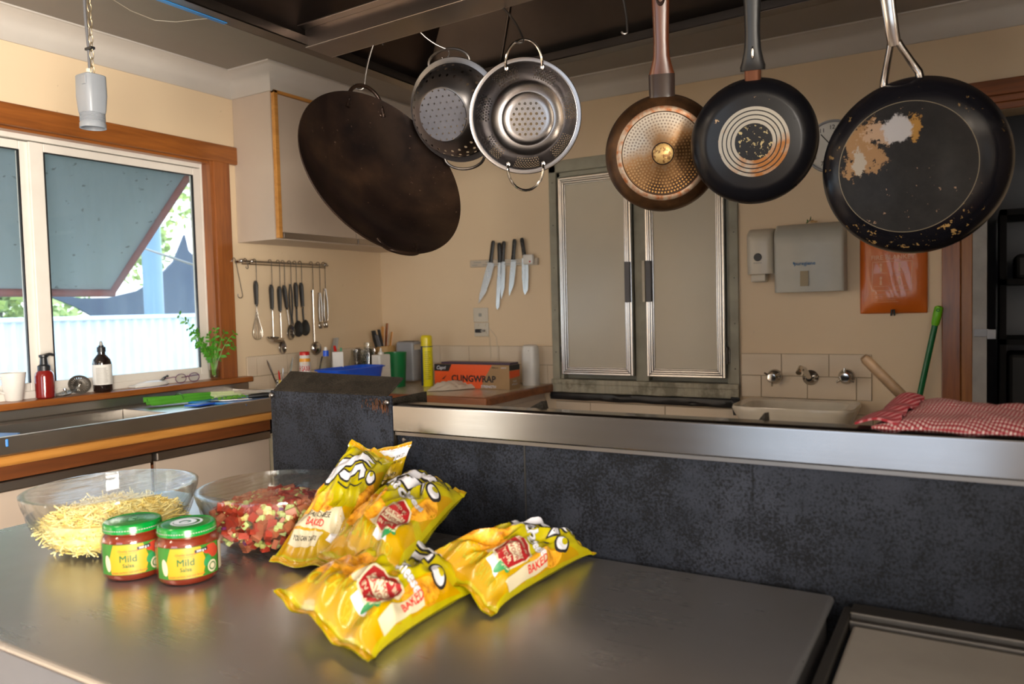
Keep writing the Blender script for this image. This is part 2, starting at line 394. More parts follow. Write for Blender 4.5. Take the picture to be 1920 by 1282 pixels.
# ------------------------------------------------------------------ room shell
CZ = 2.445; XR = 5.2; YF = -6.5
def wall_holes(a0, a1, z0, z1, holes, emit):
    """emit(a_lo, a_hi, z_lo, z_hi) blocks of a wall around rectangular holes sorted by a"""
    x = a0
    for (h0, h1, g0, g1) in sorted(holes):
        emit(x, h0, z0, z1); emit(h0, h1, z0, g0) if g0 > z0 else None; emit(h0, h1, g1, z1); x = h1
    emit(x, a1, z0, z1)
WY0, WY1, WZ0, WZ1 = -3.96, -1.18, 1.005, 2.03
b = MB(); wall_holes(YF-.15, .15, 0, CZ, [(WY0, WY1, WZ0, WZ1), (-6.35, -5.7, .1, 2.1)], lambda a, c, z0, z1: b.box(-.14, 0, a, c, z0, z1)); struct(b, 'wall_left', 'wall')
b = MB(); wall_holes(-.0, XR+.15, 0, CZ, [(1.2, 2.105, .905, 2.02), (3.1, 3.95, 0, 2.03)], lambda a, c, z0, z1: b.box(a, c, 0, .15, z0, z1)); struct(b, 'wall_back', 'wall')
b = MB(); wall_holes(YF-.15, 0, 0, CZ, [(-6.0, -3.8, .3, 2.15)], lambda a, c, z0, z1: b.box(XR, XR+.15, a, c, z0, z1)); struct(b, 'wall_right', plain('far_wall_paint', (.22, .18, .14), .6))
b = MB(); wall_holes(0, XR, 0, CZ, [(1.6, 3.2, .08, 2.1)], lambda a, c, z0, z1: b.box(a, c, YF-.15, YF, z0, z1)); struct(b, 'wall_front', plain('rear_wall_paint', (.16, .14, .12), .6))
struct(MB().box(-.14, XR+.15, YF-.15, 1.8, -.06, 0), 'floor', 'floor')
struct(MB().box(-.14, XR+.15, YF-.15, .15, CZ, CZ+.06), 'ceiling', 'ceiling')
# cove cornice, mitred, running round the room and round the wall cabinet
def cove(path, name):
    b = MB(); n = len(path); P = [V(*p, 0) for p in path]
    prof = [(0.0, 0.0), (.006, 0.0), (.010, .004), (.018, .040), (.045, .075), (.082, .092), (.086, .096), (.098, .098), (.098, .104)]
    rings = []
    for i in range(n):
        d0 = (P[i]-P[i-1]).normalized() if i else None; d1 = (P[i+1]-P[i]).normalized() if i < n-1 else None
        d0 = d0 or d1; d1 = d1 or d0
        n0, n1 = V(d0.y, -d0.x, 0), V(d1.y, -d1.x, 0); m = (n0+n1).normalized(); m = m/max(.3, m.dot(n0))
        rings.append([b.bm.verts.new(P[i] + m*o_ + V(0, 0, CZ-.104+z_)) for o_, z_ in prof])
    for a, c in zip(rings, rings[1:]):
        for k in range(len(prof)-1): b.bm.faces.new((a[k], a[k+1], c[k+1], c[k]))
    b.smooth = True
    return struct(b, name, 'cornice')
cove([(0, YF), (0, -1.05), (.268, -1.05), (.268, 0), (XR, 0)], 'trim_1')
# window: aluminium frame, timber casing, sill
w1 = tag(thing('window_1', None, None, (0, -2.57, 1.005)), kind='structure')
b = MB()
fx0, fx1 = -.11, -.045
frame4(b, WY0, WY1, WZ0, WZ1, .031, lambda a, c, z0, z1: b.box(fx0, fx1, a, c, z0, z1))
b.build('frame', 'alu_white', w1, bevel=.003)
ys = [-1.21, -1.965, -2.62, -3.28, -3.93]
for i in range(4):
    a, c = ys[i+1], ys[i]; xo = -.075 if i % 2 else -.06; b = MB(); fw = .042; z0, z1 = WZ0+.03, WZ1-.035
    b.box(xo-.014, xo+.014, a-.012, a+fw, z0, z1); b.box(xo-.014, xo+.014, c-fw, c+.010 if i else c, z0, z1)
    b.box(xo-.0135, xo+.0135, a+fw, c-fw, z0, z0+fw*.75); b.box(xo-.0135, xo+.0135, a+fw, c-fw, z1-fw*.8, z1)
    s_ = b.build('sash', 'alu_white', w1, bevel=.003)
    MB().box(xo-.003, xo+.003, a+fw-.004, c-fw+.004, z0+.028, z1-.03).build('pane', 'pane', s_)
    g = MB(); yy0, yy1, zz0, zz1 = a+fw, c-fw, z0+fw*.75, z1-fw*.8; g_ = .004
    g.box(xo+.004, xo+.0160, yy0-.0005, yy0+g_, zz0, zz1); g.box(xo+.004, xo+.0160, yy1-g_, yy1+.0005, zz0, zz1); g.box(xo+.004, xo+.0155, yy0+g_, yy1-g_, zz1-g_, zz1+.0005)
    g.build('gasket', 'black', s_)
MB().box(-.12, .022, WY0-.1, -1.035, WZ1-.002, 2.112).build('head_casing', 'timber', w1, bevel=.006)
MB().box(-.045, -.002, WY0, -1.18, WZ1-.012, WZ1).build('head_reveal', 'timber', w1)
MB().box(-.045, .020, WY1-.005, -1.095, WZ0-.01, WZ1).build('side_casing', 'timber_z', w1, bevel=.004)
MB().box(-.045, .012, WY1-.022, WY1+.004, WZ0, WZ1).build('side_reveal', 'timber_z', w1)
MB().box(-.11, .058, WY0-.1, -1.035, .982, WZ0+.003).build('window_sill', 'timber', w1, bevel=.005)
# openings behind the camera (real windows and glazed doors of the room)
b = MB()
for xx in (1.6, 2.38, 3.16): b.box(xx, xx+.04, YF-.08, YF-.05, .08, 2.1)
b.box(1.6, 3.2, YF-.08, YF-.05, .08, .12).box(1.6, 3.2, YF-.08, YF-.05, 2.06, 2.1); struct(b, 'window_2', 'alu_white')
b = MB()
for yy in (-6.35, -5.74): b.box(-.08, -.05, yy, yy+.04, .1, 2.1)
b.box(-.08, -.05, -6.35, -5.7, .1, .14).box(-.08, -.05, -6.35, -5.7, 2.06, 2.1); struct(b, 'window_3', 'alu_white')
b = MB()
for yy in (-6.0, -4.92, -3.84): b.box(XR+.05, XR+.08, yy, yy+.04, .3, 2.15)
b.box(XR+.05, XR+.08, -6.0, -3.8, .3, .34).box(XR+.05, XR+.08, -6.0, -3.8, 2.11, 2.15); struct(b, 'window_4', 'alu_white')
# tiles
def tiles(name, x0, x1, z0, rows, tw, th, off, plane='back'):
    b = MB(); z = z0; g = .0016
    if plane == 'back': b.box(x0, x1, -.004, 0, z0, z0+rows*th, 1)
    else: b.box(0, .004, x0, x1, z0, z0+rows*th, 1)
    for r_ in range(rows):
        x = x0 - (tw - off[r_ % len(off)])
        while x < x1:
            a, c = max(x, x0)+g, min(x+tw, x1)-g
            if c-a > .008:
                if plane == 'back': b.box(a, c, -.009, -.003, z+g, z+th-g)
                else: b.box(.003, .009, a, c, z+g, z+th-g)
            x += tw
        z += th
    return struct(b, name, ['tile', 'grout'], bevel=.0012)
tiles('trim_2', 0.009, 1.165, .90, 2, .2, .1, (.12, .02))
tiles('trim_3', -1.03, -.009, .90, 2, .2, .1, (.14, .06), 'left')
tiles('trim_4', 2.145, 2.695, .872, 2, .2, .1, (.09, .18))
tiles('trim_5', 1.175, 2.70, .452, 2, .4, .18, (.33, .2))
# door to the store: casing, steel frame, dark room behind
M['timber_door'] = wood('honey_timber_upright', (.22, .075, .012), (.42, .16, .03), axis=2, r=.4, coat=.2)
d1 = tag(thing('door_1', None, None, (3.4, 0, 0)), kind='structure')
MB().box(2.955, 3.022, -.022, 0, 0, 2.084).build('side_casing', 'timber_z', d1, bevel=.004); MB().box(3.022, 3.062, -.014, 0, 0, 2.03).build('inner_casing', 'timber_door', d1, bevel=.003)
b = MB().box(2.955, 4.1, -.024, 0, 2.085, 2.145).box(3.02, 4.05, -.018, 0, 2.058, 2.085).box(3.03, 4.05, -.012, 0, 2.03, 2.058); b.build('head_casing', 'timber_x', d1, bevel=.004)
MB().box(3.062, 3.112, -.012, .15, 0, 2.03).build('steel_jamb', plain('jamb_grey', (.30, .29, .28), .5, var=.2), d1, bevel=.002)
lt = MB().box(3.068, 3.115, -.020, -.012, 1.148, 1.178); lt.box(3.112, 3.116, -.06, -.012, 1.140, 1.178); lt.box(3.112, 3.142, -.062, -.056, 1.140, 1.178); lt.build('latch', 'grey_plastic', d1, bevel=.002)
b = MB(); b.box(2.6, 2.7, .15, 1.8, 0, CZ); b.box(4.6, 4.7, .15, 1.8, 0, CZ); b.box(2.6, 4.7, 1.75, 1.85, 0, CZ); b.box(2.6, 4.7, .15, 1.8, CZ, CZ+.05); b.build('store_lining', 'grey_dark', d1)
# ------------------------------------------------------------------ hatch
h = thing('serving_hatch', 'grey steel wall hatch with two cream doors framed in ribbed aluminium', 'hatch', (1.65, 0, .88))
b = MB(); fy = -.016
b.box(1.165, 1.205, fy, .02, .872, 2.06); b.box(2.098, 2.138, fy, .02, .872, 2.06); b.box(1.165, 2.138, fy, .02, 2.0, 2.06)
b.box(1.205, 1.222, .0, .05, .92, 2.0); b.box(2.08, 2.098, .0, .05, .92, 2.0); b.box(1.205, 2.098, .0, .05, 1.975, 2.0)
b.box(1.625, 1.692, .0, .05, .92, 2.0); b.box(1.2, 2.1, .05, .06, .9, 2.02)
b.build('frame', plain('hatch_grey_paint', (.30, .285, .22), .5, var=.25, vs=6), h, bevel=.002)
b = MB(); b.box(1.165, 2.138, -.035, .05, .905, .93); b.box(1.165, 2.138, -.03, 0, .862, .905)
t = NT('stained_ledge'); v = t.obj(); st = t.noise(t.map(v, scale=(34, 4, 2)), 1.2, 5, .7)
t.set(c=t.mix(t.ramp(t.noise(v, 9, 5, .7), (.5, 0.0), (.62, .7)), t.ramp(st, (.35, (.44, .40, .31)), (.7, (.28, .27, .20))), (.13, .12, .08)), r=.55)
b.build('ledge', t.m, h, bevel=.003)
for k in range(9): MB().ball(V(1.212, -.004, 1.02+k*.11), .004, 1).build('rivet', 'wire', h)
for k in range(5): MB().ball(V(1.186, -.017, 1.07+k*.22), .0035, 1).build('rivet', 'wire', h); MB().ball(V(2.12, -.017, 1.0+k*.21), .0035, 1).build('rivet', 'wire', h)
for i, (x0, x1) in enumerate(((1.224, 1.622), (1.694, 2.078))):
    z0, z1 = .955, 1.968
    dr = MB().box(x0+.02, x1-.02, -.020, .0, z0+.02, z1-.02).build('door', plain('hatch_door_cream', (.52, .47, .37), .2, var=.05, vs=2), h)
    b = MB()
    for k, (o_, wd, y_) in enumerate(((0, .012, -.030), (.013, .009, -.034), (.023, .009, -.031), (.033, .007, -.026))):
        a0, a1, c0, c1 = x0+o_, x1-o_, z0+o_, z1-o_
        frame4(b, a0, a1, c0, c1, wd, lambda a, c, e0, e1: b.box(a, c, y_, -.001*k, e0, e1))
    b.build('ribbed_edging', 'alu', dr, bevel=.003, seg=3)
    hx = x1-.030 if i == 0 else x0+.008
    b = MB().box(hx-.004, hx+.024, -.042, -.024, 1.32, 1.52); b.build('handle', 'grey_dark', dr, bevel=.003)
    if i: MB().box(hx-.02, hx-.006, -.045, -.026, 1.32, 1.52).build('handle_plate', 'bone', dr, bevel=.002)
    for zz in (1.06, 1.86):
        xx = x0-.004 if i == 0 else x1+.002
        b = MB(); b.tube([(xx, -.012, zz-.04), (xx, -.012, zz+.04)], .008, 8); b.box(xx-.012, xx+.012, -.008, .0, zz-.03, zz+.03); b.build('hinge', 'wire', h)
# strip of black plastic under the hatch, and the pale panel lip
b = MB()
b.grid(lambda u, v_: V(1.16+.978*u, -.036-.006*abs(noise.noise(V(u*14, v_*3, 0)))-.004*math.sin(v_*PI), .862-.036*v_-.006*u*v_+.003*noise.noise(V(u*9, v_*2, 5))), 60, 6)
tag(b.build('plastic_strip', 'black', solid=.003), 'long strip of creased black plastic taped along the ledge below the steel hatch', 'plastic strip')
b = MB(); b.grid(lambda u, v_: V(2.105+.045*u+.01*v_, -.040-.02*u*(1-v_)-.006*noise.noise(V(u*6, v_*6, 3)), .872-.085*v_), 10, 12)
tag(b.build('plastic_flap', 'black', solid=.003), 'loose crumpled black plastic end hanging at the right corner of the hatch ledge', 'plastic flap')

# ------------------------------------------------------------------ wall cabinet
c = thing('wall_cabinet', 'cream wall cabinet with timber door edge above the hanging utensils', 'cabinet', (.13, -.525, 1.655))
MB().box(.002, .262, -1.05, -.002, 1.657, CZ-.09).build('carcass', 'laminate', c, bevel=.001)
for k, (a, e_) in enumerate(((-1.022, -.52), (-.512, -.004))):
    d_ = MB().box(.264, .282, a, e_, 1.69, CZ-.115).build('door', 'laminate', c, bevel=.001)
    MB().box(.264, .292, a, e_, 1.662, 1.690).build('pull_rail', 'alu_rail', d_, bevel=.004)
b = MB().box(.264, .286, -1.046, -1.024, 1.662, CZ-.098).box(.262, .286, -1.046, -.004, CZ-.113, CZ-.098); b.build('timber_edge', 'timber_light', c, bevel=.002)

# ------------------------------------------------------------------ window bench
sb = thing('sink_bench', 'long stainless sink bench with timber front edge below the window', 'sink bench', (.26, -2.5, 0))
b = MB()
x0, x1 = .012, .545; yA, yB = -4.1, -1.125
by0, by1 = -2.62, -1.74   # bowl opening, y
bx0, bx1 = .10, .44
zt = .938
b.box(x0, bx0, yA, yB, zt-.012, zt); b.box(bx1, x1-.02, yA, yB, zt-.012, zt); b.box(bx0, bx1, by1, yB, zt-.012, zt); b.box(bx0, bx1, yA, by0, zt-.012, zt)
b.box(x1-.03, x1, yA, yB, .898, .956)     # raised front lip
b.box(x0-.01, x0+.012, yA, -1.036, zt, .981); b.box(x0+.012, x1-.03, yB-.014, yB, zt-.012, .958)   # upstand under the sill
b.build('steel_top', 'sink', sb, bevel=.006, seg=3)
b = MB(); zb = .78
b.box(bx0-.004, bx0, by0, by1, zb, zt).box(bx1, bx1+.004, by0, by1, zb, zt).box(bx0, bx1, by0-.004, by0, zb, zt).box(bx0, bx1, by1, by1+.004, zb, zt).box(bx0, bx1, by0, by1, zb-.004, zb)
b.build('sink_bowl', 'sink', sb, bevel=.002)
MB().box(x1-.03, x1+.012, yA, yB+.01, .868, .898).build('timber_edge', 'timber_light', sb, bevel=.008, seg=3)
MB().box(x1-.045, x1-.014, yA, -1.36, .822, .868).build('timber_rail', 'timber_dark', sb, bevel=.002)
for k, (a, e_) in enumerate(((-4.05, -2.93), (-2.92, -1.905), (-1.895, -1.36))):
    bc = thing('base_cabinet', ('pale base cabinet with aluminium pull rail under the far end of the sink bench', 'pale base cabinet behind the bowl of cheese, under the sink bowl', 'pale base cabinet under the draining board, nearest the white drawer unit')[k], 'cabinet', (.26, (a+e_)/2, 0), 'base cabinets under the sink bench')
    MB().box(.02, .505, a, e_, .10, .772).build('carcass', 'timber_dark', bc)
    d_ = MB().box(.506, .524, a+.008, e_-.004, .12, .785).build('door', 'laminate', bc, bevel=.001)
    MB().box(.506, .535, a+.004, e_-.004, .787, .818).build('pull_rail', 'alu_rail', d_, bevel=.005)
dc = thing('drawer_unit', 'narrow white drawer unit between the base cabinets and the dark steel guard', 'drawer unit', (.26, -1.0, 0))
MB().box(.02, .50, -1.34, -.72, .05, .80).build('carcass', 'cream_lam', dc)
for z0, z1 in ((.72, .79), (.40, .71), (.08, .39)):
    MB().box(.50, .516, -1.335, -.73, z0, z1).build('drawer', 'cream_lam', dc, bevel=.003)
b = MB().box(0.002, .50, -1.34, -.70, .80, .82); b.build('top_rail', 'dark', dc)

# ------------------------------------------------------------------ corner bench
cb = thing('corner_bench', 'cream laminate corner bench with timber edge running up to the hatch', 'bench', (.6, -.33, 0))
b = MB().prism([(.011, -1.12), (.545, -1.12), (.545, -.655), (1.135, -.655), (1.135, -.011), (.011, -.011)], .872, .90); b.build('worktop', 'worktop', cb, bevel=.002)
b = MB().box(.545, .572, -1.12, -.652, .862, .902); b.box(.545, 1.172, -.678, -.652, .862, .902); b.box(1.135, 1.172, -.652, -.011, .862, .902); b.build('timber_edge', 'timber_x', cb, bevel=.008, seg=3)
cu = thing('corner_cabinet', 'brown base cabinet with chrome knobbed drawer beside the hatch wall', 'cabinet', (.8, -.33, 0))
MB().box(.56, 1.10, -.62, -.02, .08, .862).build('carcass', plain('brown_laminate', (.22, .10, .06), .4), cu)
d_ = MB().box(1.102, 1.120, -.60, -.03, .70, .855).build('drawer', 'laminate', cu, bevel=.002)
b = MB()
for k in range(4): b.box(1.120, 1.126, -.60, -.03, .715+.034*k, .730+.034*k)
b.build('moulding', 'laminate', d_, bevel=.002)
b = MB(); b.tube([(1.12, -.60, .832), (1.16, -.60, .832)], .005, 8); b.ball(V(1.165, -.60, .832), .014, 2, (.7, 1, 1)); b.tube([(1.128, -.62, .832), (1.128, -.57, .832)], .006, 8)
b.tube([(1.165, -.60, .832), (1.165, -.54, .832)], .006, 8); b.ball(V(1.165, -.54, .832), .011, 2)
b.build('knob', 'chrome', d_)
# ------------------------------------------------------------------ foreground steel bench
fb = thing('steel_bench', 'wide brushed stainless bench in the foreground carrying the yellow bags', 'bench', (2.16, -2.785, 0))
b = MB().prism([(1.415, -3.112), (2.906, -3.112), (2.906, -2.4645), (1.44, -2.4645), (1.415, -2.485)], .888, .90); b.build('bench_top', 'bench', fb, bevel=.006, seg=3)
MB().box(1.425, 2.90, -3.104, -2.50, .80, .886).build('shade_apron', 'grey_dark', fb)  # dark colour stands in for the shade below the bench's front edge
for x in (1.47, 2.85):
    for y in (-3.06, -2.51): MB().tube([(x, y, .0), (x, y, .80)], .019, 12).build('leg', 'sink', fb)
MB().box(1.45, 2.87, -3.08, -2.49, .28, .305).build('undershelf', 'sink', fb, bevel=.004)
M['griddle_dark'] = steel('burnt_griddle_edge', (.12, .11, .10), .5, axis=0, streak=40, dirt=.8)
gr = thing('griddle', 'worn flat steel griddle plate beside the foreground bench, right of the gap', 'griddle', (3.4, -2.79, 0))
b = MB().box(2.918, 3.95, -3.13, -2.462, .60, .872); b.build('body', 'panel', gr, bevel=.003)
b = MB().box(2.936, 3.92, -3.12, -2.518, .872, .884); b.build('plate', 'griddle', gr, bevel=.004)
b = MB().box(2.918, 2.930, -3.13, -2.4645, .872, .888).box(2.930, 3.95, -2.500, -2.4645, .872, .894).box(2.930, 3.95, -2.514, -2.506, .872, .8875); b.build('surround', 'griddle_dark', gr, bevel=.002)
for x in (3.0, 3.85): MB().box(x-.03, x+.03, -3.0, -2.9, 0, .60).build('leg', 'sink', gr)
sg = thing('splash_guard', 'blackened steel splashback with bright stainless cap behind the foreground bench', 'splashback', (3.0, -2.44, .5))
MB().box(2.118, 3.95, -2.448, -2.436, .30, 1.09).build('back_panel', 'panel', sg)
b = MB().prism([(-2.462, 1.081), (-2.462, 1.131), (-2.455, 1.135), (-2.420, 1.135), (-2.420, 1.08)], 2.119, 3.95, Matrix(((0, 0, 1, 0), (1, 0, 0, 0), (0, 1, 0, 0), (0, 0, 0, 1))))
b.build('steel_cap', 'cap', sg, bevel=.0025, seg=3)
MB().box(2.119, 3.95, -2.456, -2.448, 1.074, 1.080).build('cap_seam', 'wire', sg)
MB().box(2.40, 2.403, -2.4495, -2.447, .90, 1.075).build('panel_joint', 'black', sg)
for x in (2.135, 3.2): MB().lathe([(0, .003), (.004, .002), (.005, 0)], 10, Matrix.Translation((x, -2.449, 1.064)) @ Matrix.Rotation(PI/2, 4, 'X')).build('screw', 'wire', sg)
for tri in (((947, 768), (1015, 752), (1027, 778)), ((1393, 799), (1433, 774), (1438, 800))):
    P = [at(*q, y=-2.40) for q in tri]; P[0].z -= .02; P[2].z -= .02
    b = MB(); lo = [b.bm.verts.new(p+V(0, 0, 0)) for p in P]; hi = [b.bm.verts.new(p+V(.004, .012, 0)) for p in P]
    b.bm.faces.new(lo); b.bm.faces.new(hi[::-1])
    for i in range(3): b.bm.faces.new((lo[i], lo[(i+1) % 3], hi[(i+1) % 3], hi[i]))
    b.build('gusset', 'flap', sg)
for x0, x1 in ((2.20, 2.32), (2.68, 2.76)): MB().box(x0, x1, -2.42, -2.395, .9, 1.085).build('bracket', 'flap', sg)
gd = thing('steel_guard', 'tall dark speckled steel guard box with angled top flap, left of the splashback', 'guard', (1.95, -2.42, .3))
MB().box(1.786, 2.116, -2.462, -2.456, .30, 1.149).build('front_plate', 'panel', gd, bevel=.001)
MB().box(1.786, 1.790, -2.456, -2.34, .30, 1.143).build('side_plate', 'panel', gd)
b = MB().slab([V(2.106, -2.455, 1.0), V(2.112, -2.35, 1.0), V(2.112, -2.35, 1.146), V(2.106, -2.455, 1.143)], .005); b.build('side_plate', 'flap', gd)
b = MB().slab([V(1.796, -2.461, 1.147), V(2.108, -2.461, 1.147), V(2.112, -2.415, 1.178), V(1.801, -2.415, 1.184)], .004); b.build('top_flap', 'flap', gd, bevel=.001)
b = MB().slab([V(1.79, -2.35, .95), V(2.11, -2.35, .95), V(2.11, -2.35, 1.10), V(1.79, -2.35, 1.10)], .004); b.build('rear_plate', 'flap', gd)
for x, z in ((1.791, 1.139), (2.108, 1.137), (1.791, .97)):
    b = MB().lathe([(0, .007), (.0035, .0065), (.006, .004), (.0065, 0)], 8, Matrix.Translation((x, -2.462, z)) @ Matrix.Rotation(PI/2, 4, 'X')); b.build('bolt', 'wire', gd)
t_ = Decal(plane_map((1.95, -2.4622, 1.14), (1, 0, 0), (0, 0, 1), (0, -1, 0)), .02)
random.seed(3)
for k in range(60):
    x = .160-abs(random.gauss(0, .028)); y = -random.uniform(-.004, .012); l_ = random.uniform(.003, .018)*(1 if x > .12 else .4); w_ = random.uniform(.0003, .0011)
    t_.poly([(x-w_, y), (x+w_, y), (x+w_*.6, y-l_), (x-w_*.6, y-l_)])
t_.build('rust_drips', 'rust', gd)

# ------------------------------------------------------------------ range hood
hd = thing('range_hood', 'large dark steel canopy hood hanging over the pans', 'range hood', (2.7, -2.0, 2.03))
HX0, HX1, HY0, HY1 = 1.49, 3.95, -2.55, -1.495
def hz(x): return 2.025 + .022*(x-1.5)
def hbox(b, x0, x1, y0, y1, d0, d1):
    return b.hexa([V(x0, y0, hz(x0)+d0), V(x1, y0, hz(x1)+d0), V(x1, y1, hz(x1)+d0), V(x0, y1, hz(x0)+d0), V(x0, y0, hz(x0)+d1), V(x1, y0, hz(x1)+d1), V(x1, y1, hz(x1)+d1), V(x0, y1, hz(x0)+d1)])
b = MB()
hbox(b, HX0, HX0+.004, HY0, HY1, 0, .16); hbox(b, HX1-.004, HX1, HY0, HY1, 0, .16); hbox(b, HX0, HX1, HY0, HY0+.004, 0, .16); hbox(b, HX0, HX1, HY1-.004, HY1, 0, .16)
b.build('skirt', 'hood', hd)
b = MB(); f_ = .045
hbox(b, HX0, HX0+f_, HY0, HY1, 0, .004); hbox(b, HX1-f_, HX1, HY0, HY1, 0, .004); hbox(b, HX0, HX1, HY0, HY0+f_, 0, .004); hbox(b, HX0, HX1, HY1-f_, HY1, 0, .004)
hbox(b, HX0+f_-.003, HX0+f_, HY0+f_, HY1-f_, 0, .026); hbox(b, HX0+f_, HX1-f_, HY1-f_, HY1-f_+.003, 0, .026); hbox(b, HX0+f_, HX1-f_, HY0+f_-.003, HY0+f_, 0, .026)
b.build('gutter_rim', 'hood', hd, bevel=.001)
tx0, tx1, ty0, ty1, tz = 1.95, 3.5, -2.22, -1.86, 2.40
q = {'a': V(HX0+.004, HY0+.004, hz(HX0)+.03), 'b': V(HX1-.004, HY0+.004, hz(HX1)+.03), 'c': V(HX1-.004, HY1-.004, hz(HX1)+.03), 'd': V(HX0+.004, HY1-.004, hz(HX0)+.03),
     'A': V(tx0, ty0, tz), 'B': V(tx1, ty0, tz), 'C': V(tx1, ty1, tz), 'D': V(tx0, ty1, tz)}
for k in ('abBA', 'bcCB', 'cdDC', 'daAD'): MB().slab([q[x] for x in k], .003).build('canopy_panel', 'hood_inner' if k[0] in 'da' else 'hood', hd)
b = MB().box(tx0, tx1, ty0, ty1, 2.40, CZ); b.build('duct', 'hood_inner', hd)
b = MB()
for s0, s1 in ((V(1.515, -1.90, 2.075), V(1.93, -1.93, 2.385)), (V(1.80, HY1-.014, 2.07), V(2.12, ty1-.006, 2.392))): b.tube([s0, s1], .004, 6)
b.build('panel_seam', 'hood', hd)
b = MB(); Y0, Y1 = -2.062, -1.966
hbox(b, HX0+.035, HX1-.02, Y0, Y1, -.002, .003); hbox(b, HX0+.035, HX1-.02, Y0-.003, Y0, -.002, .05); hbox(b, HX0+.035, HX1-.02, Y1, Y1+.003, -.002, .045); hbox(b, HX0+.035, HX1-.02, Y0-.03, Y0-.003, .046, .05)
hbox(b, HX0+.035, HX0+.038, Y0, Y1, 0, .05)
b.build('centre_gutter', steel('gutter_steel', (.34, .29, .26), .32, axis=0, streak=60, dirt=.3), hd, bevel=.001)
b = MB(); hbox(b, HX0-.001, HX0+.012, -2.62+.08, -2.30, -.0015, .02); b.build('blue_film', 'tape_blue', hd)

# ------------------------------------------------------------------ hooks
HK = 0
def s_hook(p0, p1, label, r=.0026, c0=.012, c1=.013, dirv=None, bend=0.0):
    """bent wire hook from p0 (hung over an edge) down to p1 (carrying point)"""
    p0, p1 = Vector(p0), Vector(p1); d = (p0-p1).normalized(); s_ = (dirv or V(.86, .51, 0)); s_ = (s_-d*s_.dot(d)).normalized()
    o = thing('hook', label, 'hook', p1, 'steel hooks under the hood')
    pts = [p1 + s_*(-c1) + s_*c1*math.cos(a) - d*c1*math.sin(a) for a in [PI*.85-PI*.95*k/8 for k in range(9)]] if c1 else [p1]
    pts = [p1 - s_*c1 + s_*c1*math.cos(a)*1.0 - d*c1*math.sin(a)*1.0 for a in [PI*1.0-PI*k/8 for k in range(9)]]
    top = p0 + s_*0
    mid = (pts[-1]+top)/2 + s_*bend
    q0 = pts[-1]
    for k in range(1, 8): 
        u = k/8; pts.append(q0*(1-u)**2 + mid*2*u*(1-u) + top*u*u)
    pts += [top + s_*c0 - s_*c0*math.cos(a) + d*c0*math.sin(a) for a in [PI*k/8 for k in range(9)]]
    MB().tube(pts, r, 8).build('wire', 'wire', o)
    return o

def face_cam(c, yaw=0, pitch=0, roll=0):
    """rotation whose Z axis looks from c toward the viewpoint side of the room, Y axis up"""
    z = (CAM-Vector(c)).normalized(); x = V(0, 0, 1).cross(z).normalized(); y = z.cross(x)
    R = Matrix((x, y, z)).transposed()
    return R @ Matrix.Rotation(yaw, 3, 'Y') @ Matrix.Rotation(pitch, 3, 'X') @ Matrix.Rotation(roll, 3, 'Z')
def pxm(c): return (Vector(c)-CAM).dot(-BK)/FPX     # metres per picture pixel at a point

# polar helper for pan materials
def polar(t):
    s3 = t.sep(t.obj()); r_ = t.math('SQRT', t.math('ADD', t.math('MULTIPLY', s3[0], s3[0]), t.math('MULTIPLY', s3[1], s3[1]))); th = t.math('ARCTAN2', s3[1], s3[0]); return s3, r_, th

# --- wok
wc = at(722, 320, y=-2.03); rb = (CAM-wc).normalized(); rr_ = (RT-rb*RT.dot(rb)).normalized(); ru = rb.cross(rr_)
n_ = (rr_*.548+ru*.539+rb*.638).normalized(); D1 = (rr_*.174-ru*.82+rb*.543); D1 = (D1-n_*D1.dot(n_)).normalized()
Rw = Matrix((D1.cross(-n_)*-1, -D1, n_)).transposed()
xw = (-D1).cross(n_); Rw = Matrix((xw, -D1, n_)).transposed()
WR = 174*(wc-CAM).length/FPX*math.cos(.27)
t = NT('seasoned_iron'); s3, r_, th = polar(t); v = t.obj(); a = t.noise(v, 7, 5, .6); g2 = t.noise(t.map(v, scale=(1, 1, 1), loc=(.3, .1, 0)), 3.0, 3)
col = t.ramp(a, (.3, (.008, .005, .005)), (.52, (.028, .015, .010)), (.78, (.075, .038, .020)))
col = t.mix(t.ramp(g2, (.50, 0.0), (.72, .55)), col, (.055, .033, .019)); col = t.mix(t.ramp(t.noise(v, 90, 2), (.70, 0.0), (.74, .5)), col, (.20, .12, .08))
t.set(c=col, r=t.math('MULTIPLY_ADD', a, .25, .20), m=.6); t.bump(t.noise(v, 40, 4), .05, .001); M['wok'] = t.m
wk = thing('wok', 'large dark seasoned iron wok with two loop handles, hanging from a hook', 'wok', wc, rot=Rw)
dp = WR*.36; prof = [(0, -dp)]
for k in range(1, 17):
    u = k/16; prof.append((WR*u, -dp*(1-u**2.05)))
prof += [(WR+.002, .002), (WR+.003, 0)] + [(WR*u+.0025*u, -dp*(1-u**2.05)-.0028) for u in [1-k/16 for k in range(0, 17)]]
prof[-1] = (0, -dp-.0028)
MB().lathe(prof, 96).build('bowl', 'wok', wk, local=True)
for s_ in (1, -1):
    rise = .95 if s_ > 0 else .42
    hp = [V(.052*math.cos(a)*1.0, s_*(WR-.018+.052*math.sin(a)*rise), -.012+.012*math.sin(a)) for a in [PI*k/14 for k in range(15)]]
    hp = [hp[0]+V(.006, -s_*.022, -.008)] + hp + [hp[-1]+V(-.006, -s_*.022, -.008)]
    hh = MB().tube(hp, .0055, 10).build('loop_handle', 'wok', wk, local=True)
    for x in (.052, -.052):
        MB().ball(V(x, s_*(WR-.032), -.022), .008, 2, (1, 1.1, .7)).ball(V(x, s_*(WR-.020), -.012), .0055, 2).build('rivet', 'wok', hh, local=True)
wt = wk.matrix_basis @ V(0, WR+.032, 0)
